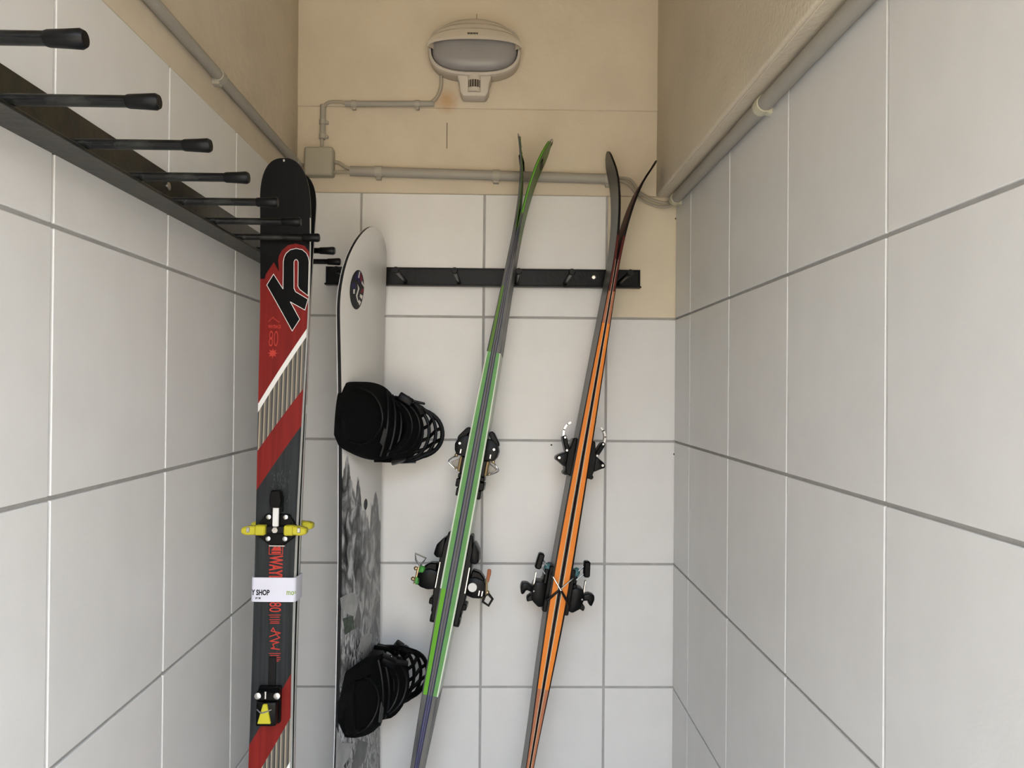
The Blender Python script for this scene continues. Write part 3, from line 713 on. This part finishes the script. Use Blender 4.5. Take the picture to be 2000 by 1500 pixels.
    heel = MB().box((-.019, -.032, 0), (.019, .030, .010), .002).build('heel_piece', 'black_plastic', t, Mh)
    MB().box((-.005, .028, 0), (.008, .078, .003), .001).build('track', 'black_mid', heel)
    hb = MB(); hb.box((-.017, -.030, .008), (.017, .010, .030), .004, seg=2); hb.box((-.020, .008, .008), (.020, .026, .022), .003)
    hb.build('heel_tower', 'black_plastic', heel)
    for x_ in (-.016, .016):
        MB().tube([(x_, .018, .020), (x_, .018, .0235), (x_, .018, .0245)], [.0055, .0055, .003], 12).build('screw', 'screw_steel', heel)
    MB().cyl((-.003, .014, .023), (-.003, .026, .023), .002, 8).build('heel_pin', 'chrome', heel)
    MB().prism([(-.004, .008), (.003, .008), (.010, -.024), (-.0125, -.024)], .028, .034, bev=.001).build('riser_lever', 'yellow', heel)
    MB().tube(spline([(-.014, -.001, .031), (-.004, -.005, .036), (.010, -.001, .031)], 5), .0012, 6).build('riser_wire', 'chrome', heel)
    MB().box((-.012, -.0345, .004), (.010, -.030, .012), .001).build('heel_mark', 'grey_label', heel)
    return t
sk1 = touring_ski(KM, 'red and black touring ski with yellow binding parts, topsheet facing the doorway', 'pair of red and black touring skis')
KM2 = KM @ Matrix.Rotation(PI, 4, 'Y') 
def copy_tree(o, parent=None):
    c_ = o.copy(); C.objects.link(c_)
    if parent: c_.parent = parent
    for ch in o.children: copy_tree(ch, c_)
    return c_
sk2 = copy_tree(sk1); sk2.matrix_world = KM2
sk2['label'] = 'black-tipped touring ski strapped base to base behind the red and black one'
# white velcro strap round both skis
su, sv = k_uv(543, 1151); a = K.hw(sv)+0.004; tw = K.h(sv)+K.t(sv)
bm_ = MB()
def rrect(a, b, r, n=5):
    out = []
    for cx, cy, a0 in ((a-r, b-r, 0), (-a+r, b-r, 90), (-a+r, -b+r, 180), (a-r, -b+r, 270)):
        out += [(cx+r*math.cos(math.radians(a0+90*i/n)), cy+r*math.sin(math.radians(a0+90*i/n))) for i in range(n+1)]
    return out
ro, ri = rrect(a, tw+.0045, .007), rrect(a-.002, tw+.0022, .006); hh = .0205
rg = [[(x, -hh, z) for x, z in ri], [(x, -hh, z) for x, z in ro], [(x, hh, z) for x, z in ro], [(x, hh, z) for x, z in ri]]
bm_.loft(rg+[rg[0]], cap=False)
MS = KM @ Matrix.Translation((0, sv, 0))
strap = thing('ski_strap', MS, 'white lettered strap wrapped round the red and black touring skis', 'ski strap')
band = bm_.build('band', 'strap_white', strap)
def sfl(u, v):
    r_ = .007; e_ = max(0.0, abs(u)-(a-r_)); return (u, v, tw+.0045-r_+math.sqrt(max(0, r_*r_-e_*e_)))
def strap_txt(body, size, px, py, m, sx=1.0, bold=0.0005):
    o_, d_ = kinv @ CAM, kinv.to_3x3() @ ray(px, py); p = o_+d_*((tw+.005-o_.z)/d_.z)
    polys = text_polys(body, size, lambda x, y: (p.x+x, p.y-sv+y), bold, sx)
    keep = [q_ for q_ in polys if all(abs(x) < a-.0006 for x, y in q_)]
    flat_print('lettering', keep, sfl, m, band, 0.0003)
strap_txt('Y SHOP', .0125, 491, 1162, 'print_black', .72)
strap_txt('mou', .0135, 559, 1162, 'print_green', .74, .0002)
strap_txt('W M', .0045, 498, 1170, 'print_black', 1.0, .0002)
strap_txt('ho', .0050, 578, 1170, 'print_black', 1.0, .0002)

# ---- pairs of skis seen edge on
def pair(pt_px, pb_px, yt, yb_, tip_py, halfwidth_shift):
    """frame of a pair: pixels are on the edges that face the doorway, so move back by the half width"""
    a, b = W(*pt_px, yt), W(*pb_px, yb_)
    a = a+Vector((0, halfwidth_shift, 0)); b = b+Vector((0, halfwidth_shift, 0))
    tail = to_floor(b, a); ev = (a-tail).normalized()
    zt = W(pt_px[0], tip_py, yt+halfwidth_shift).z
    L = (zt-tail.z)/ev.z
    return tail, tail+ev*L, L
YRAIL = yb-0.034
# green pair
gt_, gp_, GL = pair((1012.5, 445), (816, 1500), YRAIL-0.108, 1.705, 270, 0.046)
G = Ski(GL, [(0, .100), (.1, .098), (.45, .082), (.8, .104), (.9, .106), (1, .100)],
        [(0, .009), (.10, .0095), (.25, .0175), (.38, .0215), (.55, .0205), (.68, .0165), (.80, .0095), (.88, .0062), (1, .0055)],
        [(0, .003), (.05, .0003), (.45, .0004), (.86, .0006), (.90, .0030), (.94, .0095), (.97, .0190), (1, .0365)], 0.075, 2.3)
def v_of(M, px, py):           # distance along the ski for a pixel on it
    inv = M.inverted(); o, d = inv @ CAM, inv.to_3x3() @ ray(px, py)
    # nearest point of the sight line to the plane u = towards the doorway edge
    s_ = (0-o.x)/d.x if abs(d.x) > 1e-6 else 1.0
    return (o+d*s_).y
def edge_ski(S_, M, name, label, group, spec):
    t = thing(name, M, label, 'ski', group)
    for nm, f0, f1, mats, kw in spec: S_.layer(nm, f0, f1, mats, t, **kw)
    return t
def mid_or(a, b): return lambda v: (0 if a < v < b else 1)
GY, OY = math.radians(3.2), math.radians(-1.5)
for side, ew in ((-1, Vector((-math.cos(GY), math.sin(GY), 0))), (1, Vector((math.cos(GY), -math.sin(GY), 0)))):
    M = ski_frame(gt_, gp_, ew); cu = 1 if side < 0 else -1       # sign of u towards the doorway
    vt, vh = v_of(M, 917, 890), v_of(M, 885, 1125)
    g1, g2, g3 = v_of(M, 840, 1345), v_of(M, 960, 690), v_of(M, 984, 570)
    vb_ = v_of(M, 868, 1150)
    gside = (lambda v: 2 if v < g1 else (0 if v < g2 else (2 if v < GL*.89 else 1))) if side > 0 else (lambda v: 2 if v < g1 else (1 if v < vb_ else (0 if v < g2 else (3 if v < g3 else 2))))
    t = edge_ski(G, M, 'piste_ski', ('green-edged ski with dark silver tip, leaning left of its twin' if side < 0 else 'green-edged ski with bright green tip and a white disc on its heel piece'), 'pair of green-edged skis', [
        ('base', 0, .22, ['g_grey', 'g_base', 'g_violet'], dict(side=lambda v: 2 if v < g1 else (0 if v < GL*.87 else 1), capm=1)),
        ('lower_laminate', .22, .36, ['g_navy'], {}),
        ('sidewall', .36, .84, ['g_green', 'g_bright', 'g_silver', 'g_base'], dict(side=gside)),
        ('topsheet', .84, 1.0, ['g_white', 'g_silver', 'g_base'], dict(in1=.0008, side=lambda v: 0 if v > (g1 if side > 0 else vb_) and v < g2 else 1, capm=1, top=(lambda v: (2 if v > GL*.86 else (0 if g1 < v < g2 else 1))) if side > 0 else (lambda v: 1)))])
    # metal tip protector
    tp = MB(); vt0 = GL-.012
    tp.tube(spline([(-.022, GL-.030, G.h(GL-.03)-.001), (-.016, GL+.002, G.h(GL)+.006), (.016, GL+.002, G.h(GL)+.006), (.022, GL-.030, G.h(GL-.03)-.001)], 6), .0016, 6)
    tp.build('tip_loop', 'chrome', t)
    MB().box((-.026, -.020, -.001), (.026, .004, .008), .002).build('tip_guard', 'black_plastic', t, Matrix.Translation((0, GL-.050, G.h(GL-.05))) @ Matrix.Rotation(.42, 4, 'X'))
    # ---- toe piece
    zt = lambda v: G.h(v)+G.t(v)-.0004
    Mt = Matrix(((0, 0, 1, 0), (1, 0, 0, vt), (0, 1, 0, zt(vt)), (0, 0, 0, 1)))    # (v, w) profile extruded along u
    toe = MB().prism([(.008, 0), (.046, 0), (.044, .012), (.036, .024), (.022, .030), (.008, .028), (-.002, .022), (-.004, 0)], -.029, .029, bev=.0025, seg=2).build('toe_piece', 'black_mid', t, Mt)
    MB().prism([(.034, .014), (.056, .000), (.064, .004), (.062, .011), (.040, .027), (.032, .028)], -.018, .018, bev=.002).build('toe_lever', 'black_plastic', toe)
    MB().cyl((.024, .019, cu*.028), (.024, .019, cu*.0312), .0028, 10).build('pin', 'chrome', toe)
    MB().box((.002, .012, min(cu*.026, cu*.0305)), (.012, .0155, max(cu*.026, cu*.0305)), .0006).build('clip', 'chrome', toe)
    MB().box((-.040, -.001, -.030), (-.004, .008, .030), .0015).build('plate', 'black_mid', toe)
    MB().box((-.038, .007, -.029), (-.004, .0135, .029), .0015).build('anti_friction_pad', 'bronze', toe)
    MB().tube(spline([(-.004, .022, cu*.022), (-.012, .031, cu*.026), (-.021, .037, cu*.022), (-.030, .026, cu*.020), (-.036, .014, cu*.020)], 5), .0017, 7).build('wire', 'chrome', toe)
    MB().prism([(-.008, .012), (-.020, .033), (-.031, .022), (-.034, .012)], -.012, .018, bev=.003, seg=2).build('jaw', 'conduit', toe)
    MB().ball((-.003, .022, cu*.024), .0042).build('rivet', 'brass', toe); MB().ball((-.032, .018, cu*.024), .003).build('rivet', 'brass', toe)
    for a0, a1, w_ in ((-.041, -.052, .010), (-.053, -.072, .012), (-.073, -.092, .008)):
        MB().box((a1, -.001, -.026), (a0, w_, .026), .002).build('frame_block', 'black_plastic', toe)
    # ---- heel piece
    Mh = Matrix(((0, 0, 1, 0), (1, 0, 0, vh), (0, 1, 0, zt(vh)), (0, 0, 0, 1)))
    heel = MB().prism([(-.100, 0), (.100, 0), (.098, .006), (.050, .015), (-.030, .016), (-.045, .015), (-.070, .012), (-.100, .009)], -.026, .026, bev=.002).build('heel_piece', 'black_mid', t, Mh)
    MB().prism([(.040, .010), (.085, .010), (.080, .017), (.066, .027), (.044, .030), (.038, .022)], -.030, .030, bev=.003, seg=2).build('boot_rest', 'black_plastic', heel)
    MB().box((-.028, .0105, min(cu*.024, cu*.0285)), (.030, .0135, max(cu*.024, cu*.0285)), .0006).build('spring_rod', 'chrome', heel)
    tw_ = MB(); tw_.prism([(-.032, .012), (.006, .012), (.010, .030), (.006, .046), (-.004, .056), (-.026, .058), (-.034, .046), (-.036, .030)], -.022, .022, bev=.003, seg=2)
    tw_.prism([(.000, .016), (.024, .018), (.022, .036), (.008, .050), (-.002, .044)], -.016, .016, bev=.003)
    tower = tw_.build('heel_tower', 'black_plastic', heel)
    for a0, a1, w_ in ((-.052, -.066, .021), (-.070, -.082, .013), (-.086, -.104, .012)):
        MB().box((a1, -.001, -.022), (a0, w_, .022), .002).build('frame_block', 'black_plastic', heel)
    if side > 0:
        MB().cyl((-.012, .026, cu*.020), (-.012, .026, cu*.0262), .0098, 20).build('white_disc', 'white_edge', tower)
        rg_ = MB(); rg_.tube(spline([(.010, .052, cu*.014), (-.004, .056, cu*.020), (-.020, .057, cu*.018), (-.034, .050, cu*.014)], 5), .0030, 8); rg_.ball((-.018, .060, cu*.016), .005); rg_.build('gold_clasp', 'brass', tower)
        MB().tube(spline([(.004, .055, cu*.012), (.020, .056, cu*.012), (.032, .055, cu*.012)], 4), [.004]*4+[.0045]*4+[.003], 8).build('red_peg', 'o_dim', tower)
        lp = [(-.020, .062, 0), (-.030, .074, 0), (-.046, .068, 0), (-.040, .054, 0), (-.026, .056, 0)]
        MB().tube([(x_, y_, cu*.016) for x_, y_, _ in lp+[lp[0]]], .0032, 7).build('loop_lever', 'black_plastic', tower)
        for y_ in (.041, .048):
            MB().box((-.028, y_, min(cu*.018, cu*.0235)), (-.016, y_+.003, max(cu*.018, cu*.0235)), .0006).build('marking', 'chrome', tower)
    else:
        MB().ball((.004, .050, cu*.016), .0085).build('green_knob', 'green_knob', tower)
        MB().box((-.030, .048, -.012), (-.012, .062, .022), .003).build('green_clamp', 'green_knob', tower)
        kk = MB(); kk.ball((.004, .064, cu*.016), .005); kk.ball((-.020, .066, cu*.016), .005); kk.cyl((-.030, .060, cu*.018), (.008, .058, cu*.018), .0030); kk.build('gold_clasp', 'brass', tower)
        lp = [(.010, .056), (.018, .052), (.030, .046), (.036, .072), (.022, .068)]
        MB().tube([(x_, y_, cu*.014) for x_, y_ in lp+[lp[0]]], .0022, 7).build('loop_lever', 'chrome', tower)

# orange pair
ot_, op_, OL = pair((1210, 470), (1034, 1500), YRAIL-0.095, 1.715, 303, 0.045)
O = Ski(OL, [(0, .098), (.1, .096), (.45, .080), (.8, .104), (.9, .106), (1, .098)],
        [(0, .006), (.12, .0065), (.20, .009), (.28, .0150), (.38, .0205), (.52, .0180), (.66, .0135), (.80, .0082), (.88, .0055), (1, .0045)],
        [(0, .002), (.05, .0006), (.3, .0010), (.5, .0014), (.83, .0006), (.87, .0030), (.91, .0095), (.945, .0200), (.972, .0340), (1, .0610)], 0.080, 2.2)
for side, ew in ((-1, Vector((-math.cos(OY), math.sin(OY), 0))), (1, Vector((math.cos(OY), -math.sin(OY), 0)))):
    M = ski_frame(ot_, op_, ew); cu = 1 if side < 0 else -1
    vt, vh = v_of(M, 1136, 890), v_of(M, 1094, 1140)
    d1, d2 = v_of(M, 1060, 1330), v_of(M, 1182, 640)
    t = edge_ski(O, M, 'freeride_ski', ('orange-edged ski with grey topsheet, its tip bending towards the other pair' if side < 0 else 'orange-edged ski with dark red tip bending towards the right wall'), 'pair of orange-edged skis', [
        ('base', 0, .15, ['o_black', 'o_red'], dict(side=lambda v: 0, capm=1)),
        ('lower_laminate', .15, .23, ['o_white', 'o_black'], dict(side=lambda v: 0 if v < OL*.84 else 1)),
        ('sidewall', .23, .80, ['o_orange', 'o_dim', 'o_red', 'o_black'], dict(side=lambda v: 0 if d1 < v < d2 else (1 if .12*OL < v < OL*.80 else (2 if v < OL*.88 else 3)))),
        ('topsheet', .80, 1.0, ['o_grey', 'o_black', 'o_darkgrey'], dict(in1=.0008, side=lambda v: 1))])
    zt = lambda v: O.h(v)+O.t(v)-.0004
    Mt = Matrix(((0, 0, 1, 0), (1, 0, 0, vt), (0, 1, 0, zt(vt)), (0, 0, 0, 1)))
    toe = MB().prism([(.038, 0), (.036, .008), (.014, .012), (.004, .016), (-.030, .016), (-.046, .012), (-.050, 0)], -.028, .028, bev=.002).build('toe_piece', 'black_plastic', t, Mt)
    MB().prism([(.006, .012), (-.006, .034), (-.012, .040), (-.019, .039), (-.021, .033), (-.032, .016)], -.026, .026, bev=.003, seg=2).build('wing', 'black_plastic', toe)
    MB().cyl((-.0135, .033, cu*.025), (-.0135, .033, cu*.0285), .003, 10).build('pin', 'chrome', toe)
    MB().prism([(.004, .010), (.034, .022), (.040, .026), (.036, .033), (.028, .031), (.002, .020)], -.020, .020, bev=.002).build('lever_arm', 'black_plastic', toe)
    MB().cyl((.034, .027, cu*.019), (.034, .027, cu*.0222), .0025, 10).build('pin', 'chrome', toe)
    MB().cyl((.006, .018, cu*.019), (.006, .018, cu*.0225), .0025, 10).build('pin', 'chrome', toe)
    lvp = spline([(.036, .030, 0), (.050, .031, 0), (.062, .027, 0), (.071, .018, 0)], 5)
    MB().band([(p.x, p.y, p.z) for p in lvp], (0, 0, 1), [.022]*6+[.018]*6+[.010]*4, .0045).build('steel_lever', 'chrome', toe)
    MB().cyl((-.044, .012, -.022), (-.044, .012, .022), .0055, 12).build('roller', 'black_mid', toe)
    Mh = Matrix(((0, 0, 1, 0), (1, 0, 0, vh), (0, 1, 0, zt(vh)), (0, 0, 0, 1)))
    heel = MB().box((-.062, -.001, -.030), (.040, .009, .030), .002).build('heel_piece', 'black_plastic', t, Mh)
    hs = MB(); hs.prism([(-.052, .006), (-.006, .006), (.002, .016), (.000, .034), (-.020, .040), (-.044, .034), (-.056, .018)], -.026, .026, bev=.004, seg=2)
    hs.prism([(-.008, .008), (.010, .010), (.008, .018), (-.008, .022)], -.022, .022, bev=.002)
    hs.build('heel_housing', 'black_plastic', heel)
    MB().prism([(-.016, .034), (-.008, .050), (-.010, .062), (-.020, .064), (-.036, .060), (-.034, .054), (-.024, .050), (-.028, .036)], -.016, .016, bev=.003, seg=2).build('heel_lever', 'black_plastic', heel)
    MB().prism([(-.030, .036), (-.040, .046), (-.050, .044), (-.044, .030)], -.014, .014, bev=.002).build('rear_tab', 'black_mid', heel)
    MB().box((-.014, .034, min(cu*.012, cu*.020)), (.020, .038, max(cu*.012, cu*.020)), .001).build('steel_slide', 'chrome', heel)
    MB().ball((-.022, .034, cu*.024), .003).build('rivet', 'chrome', heel)
    MB().ball((.034, .012, cu*.018), .011, sc=(1, .8, .8)).build('brake_hub', 'teal', heel)
    MB().box((-.003, .008, -.014), (.033, .018, .028), .003).build('brake_bracket', 'black_mid', heel)
    bk = MB(); bk.box((.028, .026, min(cu*.012, cu*.034)), (.064, .040, max(cu*.012, cu*.034)), .003, M=Matrix.Translation((.046, .033, 0)) @ Matrix.Rotation(-.12, 4, 'Z') @ Matrix.Translation((-.046, -.033, 0)))
    bk.build('brake_pad', 'black_plastic', heel)
    rd = MB(); rd.cyl((.052, .028, cu*.022), (.032, .010, cu*.024), .0017, 8); rd.cyl((.036, .030, cu*.024), (.018, .014, cu*.026), .0017, 8); rd.build('brake_rod', 'chrome', heel)
    zz = cu*(O.hw(vh)+.004+(.009 if side < 0 else 0))
    MB().tube([(.022, .004, zz*.75), (.020, .000, zz), (-.004, -.020, zz), (-.008, -.024, zz)], .0016, 8).build('brake_arm', 'chrome', heel)
    MB().tube([(-.006, -.022, zz), (-.030, -.042, zz), (-.034, -.047, zz*.95)], [.0024, .0034, .0034], 8).build('brake_sleeve', 'o_black', heel)

# ------------------------------------------------------------------ snowboard standing beside the back wall
TH = math.radians(80)
bn = Vector((math.sin(TH), -math.cos(TH), 0)); bu = Vector((math.cos(TH), math.sin(TH), 0))
hb_ = W(654, 1100, 1.640)                       # heel edge at the waist
bc = hb_+bu*0.125+Vector((0.003, 0, 0)); bx_ = Vector((bc.x, bc.y, 0.002))
ztop = W(695, 446, bc.y).z
BL = ztop-0.002
BM = axes(bu, Vector((0, 0, 1)), bn, bx_)
BO = Ski(BL, [(0, .292), (.1, .292), (.3, .262), (.5, .250), (.7, .262), (.88, .296), (1, .296)], [(0, .006), (.2, .009), (.8, .009), (1, .0055)],
         [(0, .030), (.06, .012), (.12, .002), (.5, .003), (.88, .002), (.94, .012), (1, .034)], 0.20, 2.15, 0.20)
def bhw(v):
    w = smooth_tab(BO.wt, v/BL, .06)/2
    for x in ((v-(BL-.20))/.20, (.20-v)/.20):
        if x > 0: w *= max(0.0, 1-min(x, 1)**2.15)**(1/2.15)
    return max(w, .002)
BO.hw = bhw
BO.vs = sorted(set(BO.vs+[.20*k for k in (.004, .015, .04, .08, .14, .22, .32, .45, .6)]+[BL-.20*k for k in (.004, .015, .04, .08, .14, .22, .32, .45, .6)]))
bd = thing('snowboard', BM, 'white snowboard with grey mountain print and black bindings, standing on its tail', 'snowboard')
BO.layer('base', 0, .22, ['board_edge'], bd)
BO.layer('core', .22, .93, ['board_side'], bd)
deck = BO.layer('deck', .93, 1.0, ['board_deck', 'board_side'], bd, 0.0, .0010, side=lambda v: 1)
binv = BM.inverted()
def b_uv(px, py):
    o, d = binv @ CAM, binv.to_3x3() @ ray(px, py); w = .012
    for _ in range(6):
        p = o+d*((w-o.z)/d.z); v = min(max(p.y, 0), BL); w = BO.h(v)+BO.t(v)
    return (p.x, p.y)
b_surf = lambda u, v: (u, v, BO.h(min(max(v, 0), BL))+BO.t(min(max(v, 0), BL)))
cu_, cv_ = b_uv(697, 566); R_ = .0425
flat_print('badge', [[(cu_+R_*math.cos(2*PI*i/28), cv_+R_*math.sin(2*PI*i/28)) for i in range(28)]], b_surf, 'badge_dark', deck, .0003)
def bpoly(pts): return [(cu_+x*R_, cv_+y*R_) for x, y in pts]
flat_print('badge_print', [bpoly([(-.3, .85), (.2, .92), (.6, .6), (.2, .35), (-.1, .5), (-.5, .45)]), bpoly([(-.85, .2), (-.4, .35), (-.2, .05), (-.6, -.1)])], b_surf, 'badge_blue', deck, .0005)
flat_print('badge_print', [bpoly([(.25, .9), (.62, .62), (.5, .45), (.2, .6)]), bpoly([(.6, .1), (.92, .2), (.9, -.05), (.5, -.1)])], b_surf, 'badge_red', deck, .0006)
flat_print('badge_print', [bpoly([(.0, .95), (.15, .92), (.1, .6), (-.05, .62)]), bpoly([(.55, .55), (.9, .35), (.92, .25), (.5, .4)]), bpoly([(-.05, .3), (.3, .1), (.1, -.3), (.35, -.6), (.2, -.6), (-.1, -.3), (.1, .05)]), bpoly([(.5, -.15), (.9, -.2), (.8, -.4), (.45, -.3)]), bpoly([(.4, -.45), (.7, -.55), (.5, -.75), (.3, -.6)]), bpoly([(-.55, -.05), (-.3, 0), (-.3, -.25), (-.5, -.25)])], b_surf, 'board_white', deck, .0007)
mu, mv = b_uv(714, 985)
flat_print('small_badge', [[(mu+.0125*math.cos(2*PI*i/18), mv+.0125*math.sin(2*PI*i/18)) for i in range(18)]], b_surf, 'badge_dark', deck, .0003)
def bpx(name, m, pts, off=.0003): flat_print(name, [[b_uv(*p) for p in pts]], b_surf, m, deck, off, .02)
bpx('boulder_print', 'boulder', [(664, 1168), (678, 1160), (690, 1157), (697, 1163), (699, 1180), (694, 1205), (680, 1200), (666, 1188)])
bpx('boulder_print', 'boulder_shade', [(697, 1163), (705, 1200), (704, 1230), (690, 1215), (694, 1205), (699, 1180)])
bpx('hatch_print', 'hatch_dark', [(669, 1208), (690, 1203), (692, 1228), (674, 1240)])
bpx('boulder_print', 'boulder', [(700, 1262), (706, 1245), (716, 1236), (727, 1238), (726, 1250), (718, 1268), (704, 1276)])
bpx('boulder_print', 'boulder', [(657, 1420), (666, 1450), (690, 1452), (684, 1476), (668, 1500), (655, 1500)])
bpx('boulder_print', 'boulder_shade', [(700, 1445), (718, 1450), (712, 1485), (700, 1500), (686, 1500)])

def snow_binding(vc, rot, label, hb_tilt, spread, heel=-.172):
    """u = heel (-) to toe (+), v = along the board, w = off the deck"""
    M = Matrix.Translation((0, vc, BO.h(vc)+BO.t(vc))) @ Matrix.Rotation(rot, 4, 'Z')
    e = bpy.data.objects.new('binding', None); C.objects.link(e); e.parent = bd; e.matrix_local = M; e['label'] = label
    bp = MB()
    bp.prism([(-.105, -.040), (-.080, -.052), (.085, -.052), (.115, -.046), (.120, 0), (.115, .046), (.085, .052), (-.080, .052), (-.105, .040), (-.110, 0)], 0, .014, bev=.003, seg=2)
    for s_ in (-1, 1):         # side rails
        bp.prism([(-.110, .004), (-.098, .030), (-.060, .046), (.000, .030), (.060, .040), (.100, .022), (.105, .004)], s_*.052-.004, s_*.052+.004, M=Matrix(((1, 0, 0, 0), (0, 0, 1, 0), (0, 1, 0, 0), (0, 0, 0, 1))), bev=.0015)
    bp.cyl((0, 0, .010), (0, 0, .017), .040, 24)
    bp.build('baseplate', 'black_plastic', e)
    hc = MB()                  # heel hoop
    pts = [(-.050, -.054, .040), (-.085, -.055, .046), (-.108, -.036, .050), (-.116, 0, .052), (-.108, .036, .050), (-.085, .055, .046), (-.050, .054, .040)]
    hc.band([(p.x-.012, p.y, p.z-.030) for p in spline(pts, 6)], (0, 0, 1), .018, .008); hc.build('heel_hoop', 'black_soft', e)
    # padded highback folded down over the base plate
    hbk = MB(); rings = []
    n = 16
    def hb_pt(s_, q_, dz=0.0):
        wv = (.064+.018*math.sin(PI*min(1, s_*1.1)))*(1-max(0, .10-s_)**2*28)*(1-max(0, s_-.80)**2*9)
        x = heel+.030*q_*q_*(1-s_)+(.043-heel)*s_; z = .004+hb_tilt*s_+.016*math.sin(PI*s_)
        return (x, q_*wv, z+(.010+.012*s_)*(1-q_*q_)+dz)
    for i in range(n+1):
        ring = [hb_pt(i/n, -1+2*k/12) for k in range(13)]
        ring += [(p[0], p[1], p[2]-.014) for p in ring[::-1]]
        rings.append(ring)
    hbk.loft(rings); hb_ob = hbk.build('highback', 'black_soft', e, smooth=50)
    for o_ in (.56, .70, .84, .95):
        MB().tube([hb_pt(o_, q_*.9, .002) for q_ in [-1+2*k/10 for k in range(11)]], .0035, 7).build('rib', 'black_mid', hb_ob)
    MB().tube([hb_pt(.10+.38*abs(math.sin(t_)), math.cos(t_)*.8, .001) for t_ in [PI*k/16 for k in range(17)]], .0022, 6).build('pad_seam', 'black_mid', hb_ob)
    MB().box((-.006, -.020, -.001), (.006, .020, .0012), .0004).build('label_patch', 'grey_label', hb_ob, Matrix.Translation(hb_pt(.50, -.42, .006)) @ Matrix.Rotation(-.5, 4, 'Z') @ Matrix.Rotation(-.35, 4, 'Y'))
    # straps: arches from one side rail to the other
    def arch(u0, u1, hgt, half, n=22, a0=0, a1=180, base=.024):
        out = []
        for i in range(n+1):
            t_ = math.radians(a0+(a1-a0)*i/n)
            out.append((u0+(u1-u0)*math.sin(t_), -half*math.cos(t_), base+hgt*max(0, math.sin(t_))**.5))
        return out
    ak = MB().band(arch(-.020, .030, .072*spread, .062), (.75, 0, .6), [.024+.020*math.sin(PI*i/22) for i in range(23)], .008).build('ankle_strap', 'black_soft', e)
    for o_ in (-.012, .010):
        MB().tube([(p[0]+o_*.75, p[1], p[2]+.004+o_*.6) for p in arch(-.020, .030, .074*spread, .062)], .0025, 6).build('seam', 'black_mid', ak)
    # toe strap: an open lattice of ribs standing off the deck
    ts = MB(); A = arch(.055, .080, .088*spread, .068)
    offs = (-.030, -.012, .004, .020, .036)
    def lat(p, o_): k_ = .35+.65*min(1.0, max(0.0, (p[2]-.024)/(.088*spread))); return (p[0]+o_*.45*k_, p[1]*(1-.12*(o_ > .03)), p[2]+o_*.88*k_)
    for o_ in offs: ts.tube([lat(p, o_) for p in A], .0040 if abs(o_) < .025 else .0052, 7)
    for i in range(1, 22, 3):
        for j_ in range(4):
            a_, b2 = (i, min(i+2, 22)) if j_ % 2 == 0 else (min(i+2, 22), min(i+3, 22))
            ts.cyl(lat(A[a_], offs[j_]), lat(A[b2], offs[j_+1]), .0042, 6)
    ts.build('toe_strap', 'black_plastic', e)
    # ladders and ratchet buckles
    MB().band([(-.020, .056, .036), (-.006, .066, .060*spread), (.010, .064, .086*spread), (.030, .052, .108*spread)], (1, 0, .3), .012, .003).build('ladder', 'black_mid', e)
    MB().band([(.060, -.060, .030), (.070, -.070, .060*spread), (.080, -.066, .090*spread)], (1, 0, .3), .012, .003).build('ladder', 'black_mid', e)
    for (x, y, z, r_) in ((-.004, .062, .080*spread, .5), (.078, .058, .085*spread, .7), (.05, -.064, .060*spread, -.4)):
        Mx = Matrix.Translation((x, y, z)) @ Matrix.Rotation(r_, 4, 'X') @ Matrix.Rotation(.3, 4, 'Y')
        bk = MB().box((-.013, -.009, -.016), (.013, .009, .018), .003, seg=2).build('buckle', 'black_plastic', e, Mx)
        MB().prism([(-.009, 0), (.009, 0), (.007, .040), (-.007, .040)], .008, .013, M=Matrix.Translation((0, .004, .004)) @ Matrix.Rotation(PI/2-.3, 4, 'X') @ Matrix.Translation((0, 0, -.008)), bev=.0015).build('lever', 'black_mid', bk)
        MB().ball((.006, .0095, .004), .002).build('rivet', 'chrome', bk)
    return e
v1 = b_uv(690, 835)[1]; v2 = b_uv(695, 1350)[1]
snow_binding(v1, -.24, 'upper black strap binding, opened', .060, 1.15)
snow_binding(v2, .07, 'lower black strap binding, folded down', .045, .80, -.140)
